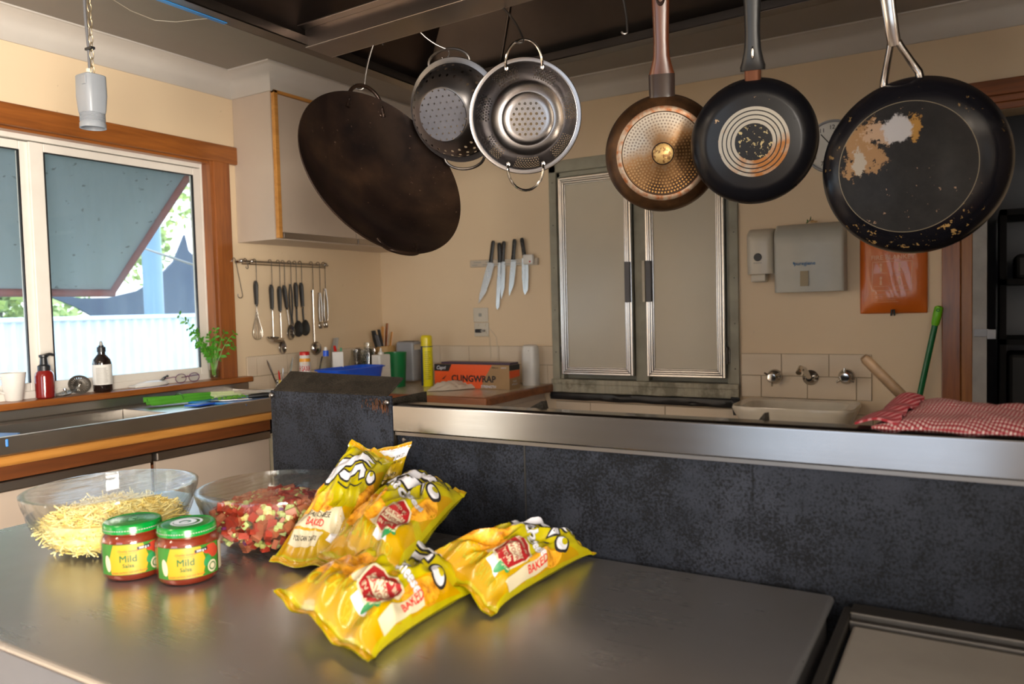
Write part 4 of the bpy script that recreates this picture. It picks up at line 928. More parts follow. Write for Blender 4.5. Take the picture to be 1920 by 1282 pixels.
# ------------------------------------------------------------------ salsa jars
M['label_ink'] = plain('label_dark_green', (.015, .10, .015), .5)
def jar(x, y, label, turn, swirl):
    o = thing('salsa_jar', label, 'jar', (x, y, ZB), 'salsa jars on the bench'); R_ = .0455; a0 = math.atan2(CAM.y-y, CAM.x-x)+turn
    MB().lathe([(0, .001), (R_*.86, .001), (R_*.97, .006), (R_, .014), (R_, .060), (R_*.95, .067), (R_*.86, .071), (R_*.86, .078), (0, .078)], 56).build('salsa_filling', 'salsa', o, local=True)
    MB().lathe([(0, 0), (R_*.88, 0), (R_*.99, .005), (R_+.0016, .014), (R_+.0016, .061), (R_*.97, .0685), (R_*.89, .072), (R_*.89, .079)], 56).build('glass_wall', 'clear', o, local=True)
    ld = MB().lathe([(0, .0875), (.034, .0875), (.036, .0868), (.038, .0875), (.0405, .0883), (.0425, .0870), (.0435, .0845), (.0438, .0745), (.0425, .0738), (.041, .0750)], 60).build('lid', 'lid_green', o, local=True)
    m0 = plane_map((0, 0, .0878), (-math.sin(a0), math.cos(a0), 0), (-math.cos(a0), -math.sin(a0), 0), (0, 0, 1))
    d_ = Decal(m0, .01)
    if swirl: d_.ring(0, 0, .020, .024).ring(-.002, .002, .009, .017).ell(-.003, 0, .006, .005); d_.build('lid_print', 'white_print', ld, local=True)
    else:
        for k in range(5): d_.poly([(-.018+k*.0022, -.008), (-.0172+k*.0022, -.008), (-.0172+k*.0022, .008), (-.018+k*.0022, .008)]); d_.poly([(.009+k*.0022, -.008), (.0098+k*.0022, -.008), (.0098+k*.0022, .008), (.009+k*.0022, .008)])
        d_.poly([(-.005, -.010), (.004, -.010), (.004, -.004), (.0005, -.004), (.0005, .002), (-.005, .002)]).poly([(-.005, .004), (.006, .004), (.006, .010), (-.001, .010), (-.001, .007), (-.005, .007)])
        d_.build('lid_print', 'mint', ld, local=True)
    rp = Decal(cyl_map((0, 0, 0), .0438, a0), .004); 
    for k in range(30): rp.poly([(-.06+k*.004, .079), (-.0575+k*.004, .079), (-.0575+k*.004, .0805), (-.06+k*.004, .0805)])
    rp.build('rim_print', 'faint_grey', ld, local=True)
    mp = cyl_map((0, 0, 0), R_+.0018, a0); LZ0, LZ1 = .012, .060
    L_ = Decal(mp, .004).poly([(-.052, LZ0), (.052, LZ0), (.052, LZ1), (-.052, LZ1)], .0001).build('label', 'label_green', o, local=True)
    Decal(mp, .004).poly([(-.030, LZ0+.001), (.020, LZ0+.001), (.027, .034), (.018, LZ1-.001), (-.026, LZ1-.001), (-.034, .034)], .0004).build('label_panel', 'label_yellow', L_, local=True)
    Decal(mp, .003).ell(.034, .052, .012, .007, .2, .0006).ell(.041, .046, .010, .009, 0, .0006).build('tomato_picture', 'tomato', L_, local=True)
    Decal(mp, .003).ell(.029, .034, .006, .009, -.5, .0007).build('herb_picture', 'eye_green', L_, local=True)
    Decal(mp, .003).ell(.037, .024, .0085, .0095, 0, .0009).build('white_seal', 'badge_cream', L_, local=True)
    Decal(mp, .003).poly([(.053, LZ0+.002), (.070, LZ0+.002), (.070, LZ1-.002), (.053, LZ1-.002)], .0009).build('ingredients_panel', 'badge_cream', L_, local=True)
    Decal(mp, .003).ell(-.036, .030, .005, .013, .15, .0009).build('onion_picture', 'badge_cream', L_, local=True)
    Decal(mp, .003).poly([(.009, .049), (.029, .051), (.029, .0565), (.009, .0545)], .0009).build('weight_band', 'ink', L_, local=True)
    d_ = Decal(mp, .003); d_.text('300 g e', .019, .0528, .0050, .08, .0013, .0001); d_.build('weight_print', 'white_print', L_, local=True)
    d_ = Decal(mp, .003); d_.text('Mild', -.004, .037, .0150, 0, .0012, .0003).text('Salsa', -.004, .0265, .0088, 0, .0012, .00015)
    d_.build('lettering', M['label_ink'], L_, local=True); Decal(mp, .003).ring(.037, .024, .0045, .0065, .0012, 14).build('seal_ring', M['label_ink'], L_, local=True)
    d_ = Decal(mp, .003); d_.text('Chunky tomato', -.004, .0495, .0046, 0, .0012, .0001).text('simply perfect, just add flavour', -.003, .0165, .0042, .03, .0012, .0001)
    d_.poly([(-.016, .0455), (.008, .0455), (.008, .046), (-.016, .046)], .0012); d_.build('small_print', 'orange_red', L_, local=True)
    return o
jar(1.912, -2.866, 'left salsa jar with a plain printed green lid beside the cheese bowl', -.10, False)
jar(2.010, -2.838, 'right salsa jar with a white swirl on its green lid', .0, True)

# ------------------------------------------------------------------ bags
W_, L_B = .20, .25
t = NT('bag_foil'); v = t.obj(); n1 = t.noise(v, 11, 3); 
t.set(c=t.ramp(n1, (.3, (.35, .295, .0)), (.7, (.40, .345, .003))), r=.24, coat=.5, cr=.12, sp=.6); t.bump(t.noise(v, 26, 4, .6, .6), .35, .006); M['foil'] = t.m
t = NT('bag_back_foil'); v = t.obj(); n1 = t.noise(v, 11, 3)
t.set(c=t.ramp(n1, (.3, (.40, .26, .0)), (.7, (.46, .32, .004))), r=.28, coat=.4, cr=.15); t.bump(t.noise(v, 26, 4, .6, .6), .35, .006); M['foil_back'] = t.m
t = NT('printed_puffs'); v = t.obj(); vo = t.noise(v, 70, 4, .6)
t.set(c=t.ramp(vo, (.3, (.30, .09, .004)), (.5, (.68, .30, .015)), (.75, (.85, .46, .03))), r=.26, coat=.4, cr=.15); M['puffs'] = t.m
t = NT('gold_fade'); v = t.obj(); t.set(c=t.ramp(t.noise(v, 8, 2), (.3, (.42, .21, .0)), (.7, (.40, .25, .0))), r=.24, coat=.4, cr=.12); M['goldprint'] = t.m
def make_bag(label, BL, BR, TR, TL, top, bot, seed, back=False, up=None, puff=1.0, twist=0, art=('logo', 'nacho', 'puffs', 'badge', 'you', 'real'), sag=0, crk=1.0):
    BL, BR, TR, TL = map(Vector, (BL, BR, TR, TL)); ctr = (BL+BR+TR+TL)/4
    nrm = ((BR-BL)+(TR-TL)).cross((TL-BL)+(TR-BR)).normalized()
    if up is not None and nrm.dot(up) < 0: nrm = -nrm
    wd_ = ((BR-BL).length+(TR-TL).length)/2; ln_ = ((TL-BL).length+(TR-BR).length)/2
    base = V(ctr.x, ctr.y, min(BL.z, BR.z, TR.z, TL.z))
    o = thing('snack_bag', label, 'snack bag', base, 'yellow snack bags on the bench')
    def S(x, y, lift=0, side=1):
        s_, t_ = x/W_+.5, y/L_B+.5; s_ = min(1, max(0, s_)); t_ = min(1, max(0, t_)); u, v_ = 2*s_-1, 2*t_-1
        P = (BL*(1-s_)+BR*s_)*(1-t_)+(TL*(1-s_)+TR*s_)*t_
        ve = min(1, abs(v_)/.90); pv = (1-ve**3.0)**.62 if ve < 1 else 0.0; pu = (1-abs(u)**3.2)**.55
        T_ = (top if side > 0 else bot)*pv*pu*puff
        ax = (BR-BL).normalized()
        P = P - ax*(u*wd_*.07*pv) 
        e1 = noise.noise(V(u*2.1+seed, v_*2.6, side))*.018*pv*pu*crk
        e2 = abs(noise.noise(V(u*3.3+seed*2, v_*3.1+4, side+3)))*-.020*(.3+.7*pv)*pu*crk
        fold = math.sin(u*9+seed+2.5*noise.noise(V(u*2, v_, seed)))*.006*(abs(v_)**3)*(1-abs(u)**6)*crk
        zig = 0
        if abs(v_) > .90: zig = math.sin(u*6+seed)*.004+(.0008 if int(y*1200) % 2 else 0); fold = fold*.5
        q_ = P + nrm*(T_*side if side > 0 else -T_) + nrm*((e1+e2)*(1 if side > 0 else .4)+fold+zig) + nrm*(side*lift+side*.0004)
        if q_.z < ZB+.0006 and sag == 0: q_.z = ZB+.0006+lift*.5+(.0002 if side > 0 else 0)
        return q_
    b = MB()
    b.grid(lambda s_, t_: S((s_-.5)*W_, (t_-.5)*L_B, 0, 1), 72, 90, 0)
    b.grid(lambda s_, t_: S((s_-.5)*W_, (t_-.5)*L_B, 0, -1), 60, 60, 0)
    b.build('foil_pouch', 'foil_back' if back else 'foil', o)
    F = lambda x, y, l: S(x, y, l, 1)
    D = lambda: Decal(F, .0045)
    # end seals
    for y0, y1 in ((-L_B/2+.001, -L_B/2*.92), (L_B/2*.92, L_B/2-.001)):
        D().poly([(-W_/2+.002, y0), (W_/2-.002, y0), (W_/2-.002, y1), (-W_/2+.002, y1)], .0006).build('end_seal', 'goldprint', o)
    if back:
        D().poly([(-W_*.5, L_B*.28), (W_*.5, L_B*.36), (W_*.5, L_B*.47), (-W_*.5, L_B*.47)], .0006).build('white_panel', 'white_print', o)
        d_ = D().text('24 JAN 27', .064, .094, .0115, .08, .0012, .0002).text('41381  00:31', .064, .080, .0075, .08, .0012, .0001)
        d_.text('NUTRITION INFO', .030, .050, .011, 0, .0012, .0002)
        for k in range(7): d_.poly([(-.03, .038-k*.010), (.07-.006*(k % 3), .038-k*.010), (.07-.006*(k % 3), .040-k*.010), (-.03, .040-k*.010)], .0011)
        d_.stroke([(-.04, .055), (-.045, .0), (-.05, -.06)], .0014, .0011); d_.build('small_print', 'ink', o); return o, S
    D().poly([(-.092, -.112), (.092, -.112), (.098, -.05), (.06, -.02), (.0, -.045), (-.06, -.02), (-.098, -.05)], .0007).poly([(.060, -.01), (.098, -.03), (.099, .08), (.078, .05)], .0007).build('gold_print', 'goldprint', o)
    if 'puffs' in art:
        D().ell(-.050, -.030, .040, .024, .35, .0010).ell(-.012, -.052, .036, .020, -.2, .0010).ell(-.062, -.060, .026, .017, .7, .0010).ell(.082, .002, .015, .036, -.2, .0010).ell(-.088, .005, .012, .034, .2, .0010).build('puff_picture', 'puffs', o)
        random.seed(int(seed*10)); d_ = D()
        for k in range(46): d_.ell(random.uniform(-.09, .02), random.uniform(-.08, -.012), random.uniform(.0006, .0016), .0008, 0, .0014, 6)
        d_.build('herb_specks', 'chip_dark', o)
        D().poly([(-.004, -.070), (.046, -.080), (.052, -.048), (.030, -.030), (.006, -.040)], .0012).build('cheese_wedge_picture', 'badge_cream', o)
        D().poly([(.020, -.088), (.060, -.094), (.056, -.074), (.028, -.074)], .0014).build('tomato_picture', 'white_print', o)
        D().ell(.056, -.082, .012, .006, .9, .0018).ell(.064, -.074, .010, .005, -.5, .0018).build('leaf_picture', 'eye_green', o)
    if 'badge' in art:
        bx, by = .044, -.052
        hexp = lambda k_: [(bx+k_*x, by+k_*y) for x, y in ((-.030, .010), (-.024, .026), (0, .034), (.024, .026), (.030, .010), (.024, -.022), (0, -.030), (-.024, -.022))]
        D().poly(hexp(1.1), .0018).build('badge_edge', 'badge_cream', o); D().poly(hexp(1.0), .0021).build('badge', 'dark_red', o)
        D().poly([(bx+x, by+y) for x, y in ((-.024, .010), (.024, .010), (.022, -.010), (-.022, -.010))], .0024).build('badge_panel', 'badge_cream', o)
        D().text('FOR MORE', bx, by+.006, .0095, 0, .0028, .0001).text('FLAVOUR', bx, by-.004, .0108, 0, .0028, .0001).build('badge_lettering', 'dark_red', o)
        D().text('BAKED IN', bx, by+.019, .0085, 0, .0026, .0001).text('IN YOUR', bx, by-.018, .0095, 0, .0026, .0001).build('badge_white_lettering', 'badge_cream', o)
    if 'nacho' in art:
        D().text('Nacho', -.002, .014, .032, -.05, .0012, .0013, shear=.1).text('Cheese', .052, -.002, .021, -.05, .0012, .0010, shear=.1).build('flavour_shadow', 'grey_plastic', o)
        D().text('Nacho', -.002, .014, .032, -.05, .0018, .0003, shear=.1).text('Cheese', .052, -.002, .021, -.05, .0018, .0002, shear=.1).build('flavour_lettering', 'white_print', o)
    if 'logo' in art:
        # flowing cartoon lettering: dark outline, white strokes, yellow counters
        D = lambda: Decal(lambda x, y, l: S(x*1.05, y*1.08-.026, l, 1), .0045)
        T1 = [(-.086, .048), (-.088, .062), (-.074, .076), (-.052, .088), (-.022, .098), (.020, .106), (.052, .104), (.030, .097), (.050, .092), (.018, .090), (-.010, .082), (-.030, .068), (-.036, .052), (-.048, .040), (-.070, .038)]
        T2 = [(-.020, .046), (-.030, .050), (-.024, .060), (-.008, .062), (.004, .074), (.024, .082), (.044, .076), (.048, .062), (.038, .054), (.034, .062), (.030, .070), (.018, .070), (.012, .060), (.004, .048)]
        def grow(pts, k_):
            cx = sum(p[0] for p in pts)/len(pts); cy = sum(p[1] for p in pts)/len(pts); n = len(pts); out = []
            for i in range(n):
                a, c_ = V(*pts[i-1]), V(*pts[(i+1) % n]); d = (c_-a).normalized(); nn = V(d.y, -d.x)
                out.append((pts[i][0]+nn.x*k_, pts[i][1]+nn.y*k_))
            return out
        def area(p): return sum(p[i-1][0]*p[i][1]-p[i][0]*p[i-1][1] for i in range(len(p)))
        def outl(p, k_): return grow(p, k_ if area(p) > 0 else -k_)
        D().poly(outl(T1, .0042), .0012).poly(outl(T2, .0042), .0012).ell(.070, .066, .0165, .0145, 0, .0012).stroke([(-.02, .036), (.01, .034), (.035, .038), (.052, .048)], .0032, .0012).stroke([(-.086, .082), (-.05, .100), (0, .112), (.05, .113), (.080, .104)], .0026, .0012).build('logo_outline', 'ink', o)
        D().poly(T1, .0018).poly(T2, .0018).ell(.070, .066, .0125, .0105, 0, .0018).build('logo_lettering', 'white_print', o)
        D().ell(.070, .072, .006, .005, .4, .0022).build('logo_counter', 'foil', o)
    D = lambda: Decal(F, .0045)
    if 'you' in art:
        D().text("YOU CAN'T", -.030, -.088, .021, .03, .0014, .0003, sy=1.35).text('SAY NO!', .048, -.100, .014, .03, .0014, .0002, sy=1.3).build('slogan', 'olive_print', o)
    if 'real' in art:
        D().poly([(-.080, -.075), (.030, -.075), (.030, -.045), (-.080, -.045)], .0020).poly([(-.075, -.100), (.0, -.100), (.01, -.079), (-.075, -.079)], .0020).build('side_badge', 'badge_cream', o)
        D().text('REAL CHEESE', -.024, -.052, .0125, 0, .0026, .0001).text('YOU CAN TASTE', -.035, -.090, .0085, 0, .0026, .0002).build('side_lettering', 'ink', o)
        D().text('BAKED', -.024, -.066, .0160, 0, .0026, .0004).build('side_lettering', 'red', o)
    if 'flank' in art:
        D().poly([(.080, -.085), (.0965, -.085), (.0965, .0), (.080, .0)], .0016).build('flank_badge', 'badge_cream', o)
        D().text('BAKED', .0885, -.020, .014, PI/2, .0022, .0003).build('flank_lettering', 'red', o)
    return o, S
UPZ = V(0, -.3, 1)
make_bag('front yellow snack bag lying nearest the camera with folded gold bottom edge',
         at(512, 1110, z=.940), at(690, 1246, z=.906), at(905, 1105, z=.906), at(760, 1022, z=.935), .052, .018, 2.3, up=UPZ, art=('logo', 'nacho', 'puffs', 'badge', 'you', 'flank'))
make_bag('right yellow snack bag lying flat against the splashback with its tip pointing right',
         at(786, 1040, z=.955), at(922, 1152, z=.906), at(1120, 1034, z=.908), at(1002, 990, z=.948), .050, .016, 5.7, up=UPZ, art=('logo', 'nacho', 'puffs', 'badge', 'you', 'flank'))
make_bag('middle yellow snack bag propped on the pile, its swirly white logo facing up',
         at(592, 1045, z=.935), at(745, 1085, z=.960), at(876, 925, y=-2.50), at(786, 884, y=-2.475), .050, .022, 9.1, up=UPZ, art=('logo', 'nacho', 'puffs', 'badge', 'you'))
make_bag('upright yellow snack bag leaning at the back of the pile beside the salad bowl',
         at(505, 1055, z=.908), at(660, 1070, z=.915), at(740, 858, y=-2.50), at(660, 826, y=-2.56), .036, .018, 13.4, up=V(0, -1, .3), art=('logo', 'puffs', 'real'), crk=.8)
make_bag('golden back of a snack bag with white date corner, wedged against the dark guard',
         at(640, 1010, y=-2.53), at(735, 1010, y=-2.475), at(772, 828, y=-2.468), at(676, 850, y=-2.51), .012, .008, 17.9, back=True, up=V(0, -1, .2), crk=.5)
# ------------------------------------------------------------------ window sill things
SZ = 1.0085
def stand(px, x): return at(px, 700, x=x).y
# white mug
my = stand(24, -.02); mg = thing('mug', 'white mug standing at the left end of the window sill', 'mug', (-.02, my, SZ))
MB().lathe([(0, 0), (.026, 0), (.029, .004), (.041, .088), (.043, .105), (.041, .106), (.038, .09), (.026, .008), (0, .007)], 36).build('cup', 'white', mg, local=True)
MB().tube([V(0, -.040, .088), V(0, -.058, .086), V(0, -.066, .066), V(0, -.056, .042), V(0, -.034, .030)], .0045, 8).build('handle', 'white', mg, local=True)
sy_ = stand(83, .01); so = thing('soap_bottle', 'dark red foaming soap bottle with black pump on the window sill', 'bottle', (.01, sy_, SZ))
MB().lathe([(0, 0), (.028, 0), (.033, .005), (.033, .085), (.030, .098), (.020, .108), (.018, .112), (0, .112)], 32).build('bottle', plain('red_soap', (.20, .010, .008), .12, coat=.4), so, local=True)
b = MB().lathe([(.0, .106), (.022, .106), (.022, .124), (.014, .130), (.012, .155), (.016, .158), (.016, .166), (0, .170)], 24); b.tube([V(0, 0, .162), V(.012, .018, .168), V(.018, .034, .163)], [.007, .006, .005], 8); b.build('pump', 'black', so, local=True)
dy_ = stand(192, .005); do = thing('bottle', 'dark brown bottle with pale paper label on the window sill', 'bottle', (.005, dy_, SZ))
MB().lathe([(0, 0), (.031, 0), (.036, .006), (.036, .118), (.033, .132), (.020, .148), (.0145, .154), (.0145, .164), (0, .164)], 36).build('bottle_glass', plain('dark_brown_glass', (.012, .007, .006), .1, coat=.5), do, local=True)
MB().lathe([(.0, .163), (.0165, .163), (.0165, .182), (.010, .185), (.010, .190), (0, .190)], 24).build('cap', 'black', do, local=True)
MB().lathe([(0, .19), (.006, .19), (.007, .197), (.0045, .206), (0, .208)], 14).build('cap_tip', 'faint_grey', do, local=True)
a0 = math.atan2(CAM.y-dy_, CAM.x-.005)
Decal(cyl_map((0, 0, 0), .0365, a0), .004).poly([(-.055, .030), (.055, .030), (.055, .112), (-.055, .112)]).build('paper_label', 'paper', do, local=True)
d_ = Decal(cyl_map((0, 0, 0), .0365, a0), .004); random.seed(5)
for k in range(16): d_.poly([(-.024, .100-k*.0042), (.024-.010*random.random(), .100-k*.0042), (.022-.010*random.random(), .0992-k*.0042-.0008), (-.024, .0985-k*.0042)], .0010)
d_.build('label_print', 'faint_grey', do, local=True)
# sink strainers
for i, (px, x, z, T_) in enumerate(((122, .03, .012, Matrix.Rotation(.25, 3, 'X')), (148, .012, .038, Matrix.Rotation(1.05, 3, 'Y') @ Matrix.Rotation(.3, 3, 'X')))):
    o = thing('sink_strainer', ('flat steel sink strainer lying on the window sill', 'steel sink strainer leaning up on edge, on top of the flat one')[i], 'strainer', (x, stand(px, x), SZ+z), 'sink strainers on the sill', rot=T_)
    def dd(t, s3, r_, th): return t.math('MULTIPLY', t.math('GREATER_THAN', t.math('SINE', t.math('MULTIPLY', th, 24)), .2), band(t, r_, .022, .031))
    M['slot%d' % i] = perforated('slotted_steel', (.5, .48, .45), .25, dd)
    MB().lathe([(0, -.006), (.018, -.006), (.022, -.002), (.034, .002), (.040, .001), (.041, .003), (.034, .004), (.020, -.001), (0, -.004)], 40).build('basket', 'slot%d' % i, o, local=True)
    MB().lathe([(0, .020), (.006, .019), (.007, .014), (.003, .010), (.003, -.004)], 16).build('knob', 'chrome', o, local=True)
# white dish and small black clip
yy = stand(284, .0); o = thing('soap_dish', 'low white curved dish lying on the window sill beside the glasses', 'dish', (0, yy, SZ))
b = MB(); b.lathe([(0, .001), (.030, .001), (.034, .006), (.032, .013), (.026, .018), (.012, .023), (0, .024)], 32, None, 0, .8, 2.4); b.build('dish', 'white', o, local=True)
MB().box(-.028, .028, -.095, .02, 0, .010).build('tray', 'white', o, local=True, bevel=.004)
yy = stand(305, -.0); o = tag(MB().tube([V(.0, yy-.012, SZ+.020), V(.006, yy, SZ+.027), V(.0, yy+.014, SZ+.034)], [.004, .0065, .004], 8).ball(V(.004, yy+.020, SZ+.037), .006, 1).ball(V(.002, yy-.018, SZ+.018), .006, 1).build('hair_clip', 'black'), 'small black clip resting on the white dish on the sill', 'clip')
# reading glasses
gy = stand(350, .02); o = thing('reading_glasses', 'purple framed reading glasses standing open on the window sill', 'glasses', (.025, gy, SZ))
b = MB(); 
for c_ in (-.034, .034): b.tube([V(0, c_+.027*math.cos(a), .022+.020*math.sin(a)) for a in [2*PI*k/20 for k in range(20)]], .0016, 6, closed=True)
b.tube([V(0, -.008, .028), V(.002, 0, .031), V(0, .008, .028)], .0018, 6); b.build('frame', 'purple', o, local=True)
for s_ in (-1, 1): MB().tube([V(0, s_*.061, .030), V(-.010, s_*.064, .030), V(-.07, s_*.050-.03, .020), V(-.095, s_*.046-.035, .006)], .0017, 6).build('temple', 'purple', o, local=True)
for c_ in (-.034, .034): MB().lathe([(0, 0), (.026, 0), (.026, .0012), (0, .0012)], 20, Matrix.Translation((0, c_, .022)) @ Matrix.Rotation(PI/2, 4, 'Y') @ Matrix.Diagonal((.78, 1, 1, 1))).build('lens', 'clear', o, local=True)
# glass with herb cuttings
hy = stand(401, .005); o = thing('herb_glass', 'clear glass of water holding leafy green herb cuttings on the sill by the timber casing', 'plant glass', (.01, hy, SZ))
MB().lathe([(0, .001), (.023, .001), (.025, .004), (.031, .10), (.0285, .10), (.0225, .010), (0, .009)], 32).build('tumbler', 'clear', o, local=True)
MB().lathe([(0, .010), (.0222, .010), (.0245, .045), (0, .045)], 24).build('water', glass_mat('murky_water', (.80, .82, .62), .05), o, local=True)
random.seed(21); st_, lf = MB(), MB()
targets = [(-.155, .235), (-.135, .17), (-.095, .115), (-.06, .15), (-.03, .135), (-.10, .20), (.02, .14), (.045, .115), (.075, .135), (.085, .07), (-.055, .06), (.01, .09), (-.01, .16), (.05, .155), (-.075, .09), (-.02, .07)]
for ty, tz in targets:
    p0 = V(random.uniform(-.008, .008), random.uniform(-.008, .008), .02); p2_ = V(random.uniform(-.03, .05), ty, .09+tz*.75); p1_ = V(p2_.x*.3, ty*.25, .10+tz*.35)
    pts = [p0*(1-u)**2+p1_*2*u*(1-u)+p2_*u*u for u in [k/8 for k in range(9)]]
    pts = [V(q_.x*1.1, q_.y*1.22, (q_.z-.1)*1.22+.1) if q_.z > .1 else q_ for q_ in pts]
    st_.tube(pts, [.0016-.0008*k/8 for k in range(9)], 5)
    for k in range(3, 9):
        for s_ in (-1, 1):
            if random.random() < .15: continue
            d = (pts[k]-pts[k-1]).normalized(); sd = d.cross(V(1, random.uniform(-.4, .4), 0)).normalized()*s_; ld = (d*.5+sd+V(random.uniform(-.6, .6), 0, 0)).normalized(); L_ = random.uniform(.018, .034)*(1.0 if k < 7 else .85)
            wv_ = ld.cross(V(1, .3, .2)).normalized()*L_*.24; a = pts[k]; vs = [lf.bm.verts.new(p) for p in (a, a+ld*L_*.35+wv_, a+ld*L_*.75+wv_*.8, a+ld*L_-V(0, 0, L_*.15), a+ld*L_*.75-wv_*.8, a+ld*L_*.35-wv_)]
            lf.bm.faces.new(vs)
st_.build('stem', 'onion', o, local=True); lf.build('leaves', 'leaf', o, local=True, solid=.0006)

# ------------------------------------------------------------------ on the sink bench
BZ = .9385
def flatboard(name, label, cat, quad, z, th, mat):
    P = [at(*q_, z=z+th) for q_ in quad]; b = MB()
    lo = [V(p.x, p.y, z) for p in P]; b.hexa(lo+P) if True else None
    o = b.build(name, mat, bevel=.003); return tag(o, label, cat)
flatboard('cutting_board', 'blue plastic cutting board on the sink bench under the spring onions', 'cutting board', [(352, 752), (415, 738), (512, 742), (462, 757)], BZ, .010, 'board_blue')
b = MB(); b.hexa([V(x, y, z) for z in (BZ, BZ+.010) for x, y in ((.15, -2.62+.7), (.15, -1.75), (.15, -1.75), (.15, -1.9))]) if False else None
P = [at(q_[0], q_[1], z=BZ+.01) for q_ in ((-60, 830), (-30, 812), (38, 812), (15, 824))]
tag(MB().hexa([V(p.x, p.y, BZ-.012) for p in P]+[V(p.x, p.y, BZ+.012) for p in P]).build('cutting_board', 'board_blue', bevel=.002), 'corner of a blue plastic board across the sink bowl at the left edge', 'cutting board')
# spring onions
on = thing('spring_onions', 'bunch of spring onions with white roots lying on the blue board', 'spring onions', at(370, 750, z=BZ+.01), None)
random.seed(9); g1, g2, g3 = MB(), MB(), MB()
A, Bp = at(272, 755, z=BZ+.02), at(455, 737, z=BZ+.02)
ax = (Bp-A); axn = ax.normalized(); sd = axn.cross(V(0, 0, 1))
for k in range(15):
    o_ = sd*random.uniform(-.045, .035); h = random.uniform(.004, .030); en = random.uniform(.86, 1.0)
    p = [A+ax*u*en+ax*random.uniform(0, .06)*(1-u)+o_*(1-.55*u)+V(0, 0, (h-.012)*(1-.4*u)+.004*math.sin(u*5+k)) for u in [q_/7 for q_ in range(8)]]
    for q_ in p: q_.z = max(q_.z, BZ+.014)
    g1.tube(p[:6], [random.uniform(.007, .011)*(1-.09*q_) for q_ in range(6)], 7, sx=.45)
    g2.tube(p[5:], [.006, .0055, .0065], 8)
    for q_ in range(7): g3.tube([p[-1], p[-1]+axn*random.uniform(.01, .03)+V(random.uniform(-.015, .015), random.uniform(-.015, .015), random.uniform(-.008, .012))], .0005, 3)
g1.build('leaves', 'leaf', on); g2.build('stalks', 'onion_pale', on); g3.build('roots', 'bone', on)
MB().tube([A+ax*.33+sd*.05*math.cos(a)+V(0, 0, .004+.022*math.sin(a)) for a in [PI*k/10 for k in range(11)]], .002, 6).build('tie', 'leaf_dark', on)
random.seed(2); b = MB(); c_ = at(440, 745, z=BZ+.012)
for k in range(60): b.lathe([(.003, 0), (.005, 0), (.005, .004), (.003, .004)], 7, Matrix.Translation(c_+V(random.gauss(0, .02), random.gauss(0, .045), random.random()*.004)) @ Matrix.Rotation(random.random()*3, 4, 'X'))
tag(b.build('chopped_onion', 'onion'), 'small heap of sliced green onion at the end of the blue board', 'chopped onion', kind='stuff')
kp, kq = at(395, 752, z=BZ+.014), at(462, 747, z=BZ+.014); kd = (kq-kp).normalized(); ks = kd.cross(V(0, 0, 1))
kn = thing('chopping_knife', 'knife with dark handle lying flat on the blue board', 'knife', kp)
MB().hexa([kp+ks*.0, kp+kd*.16-ks*.002, kp+kd*.16+ks*.03, kp+kd*.03+ks*.02, kp+V(0, 0, .002), kp+kd*.16-ks*.002+V(0, 0, .002), kp+kd*.16+ks*.03+V(0, 0, .002), kp+kd*.03+ks*.02+V(0, 0, .002)]).build('blade', 'blade', kn)
MB().tube([kp+kd*.15+ks*.006+V(0, 0, .008), kp+kd*.21+ks*.008+V(0, 0, .010), kp+kd*.27+ks*.006+V(0, 0, .009)], [.010, .012, .010], 10, sx=.8).build('handle', 'black', kn)
kb = at(345, 762, z=BZ+.004); tag(MB().slab([kb, kb+V(.06, .02, 0), kb+V(.05, .16, 0), kb+V(-.01, .14, 0)], .006).build('sponge_cloth', 'blue', bevel=.002), 'thin blue cloth folded on the sink bench before the spring onions', 'cloth')

# ------------------------------------------------------------------ utensil rail on the wall
RY0, RY1, RZ = -1.085, -.495, 1.566
rl = thing('utensil_rail', 'thin steel rail on the wall below the cabinet, carrying the utensils', 'rail', (.03, (RY0+RY1)/2, RZ))
MB().tube([(.048, RY0, RZ), (.048, RY1, RZ-.004)], .005, 10).tube([(.030, RY0+.03, RZ-.012), (.030, RY1, RZ-.016)], .003, 8).build('rod', 'bright', rl)
for y in (RY0+.012, RY0+.075, RY1-.02): MB().tube([(.009, y, RZ-.004), (.040, y, RZ-.002)], .008, 10).ball(V(.05, y, RZ), .011, 2).build('bracket', 'chrome', rl)
def rail_hook(y, L_, lean=0.0, label='', big=False):
    o = thing('rail_hook', label, 'hook', (.05, y, RZ), 'wire hooks on the utensil rail')
    e_ = V(.058, y+lean, RZ-L_)
    pts = [V(.036, y, RZ-.006)] + [V(.048+.012*math.cos(a), y, RZ+.002+.010*math.sin(a)) for a in [PI-PI*k/6 for k in range(7)]]
    r_ = .014 if big else .007
    pts += [V(.060, y+lean*.5, RZ-L_*.5)] + [V(.058, e_.y-r_+r_*math.cos(a), e_.z+r_*math.sin(a)) for a in [0, -.6, -1.2, -1.8, -2.4, -3.0, -3.6]]
    MB().tube(pts, .0017, 6).build('wire', 'wire', o); return V(.058, e_.y-r_, e_.z-r_)
def uy(px): return at(px, 540, x=.05).y
def uz(px, py): return at(px, py, x=.05).z
rail_hook(uy(441), .165, .035, 'large empty wire hook at the left end of the rail', True)
rail_hook(uy(462), .03, .01, 'short empty wire hook leaning on the rail, left of the whisk')
def utensil(label, cat, px, ytop, yneck, parts, lean=0.0, hl=True, group=None):
    y = uy(px); zt_, zn = uz(px, ytop), uz(px, yneck); 
    hk = rail_hook(y+.004, RZ-zt_+.002 if hl else .05, 0, 'wire hook carrying the %s' % label.split(',')[0]) 
    o = thing(cat.replace(' ', '_'), label, cat, (.056, y, zt_), group)
    T = lambda dy, dz: V(.056, y+dy+lean*(zt_-(zt_+dz))*1.0, zt_+dz)
    parts(o, T, zt_-zn, zt_)
    return o
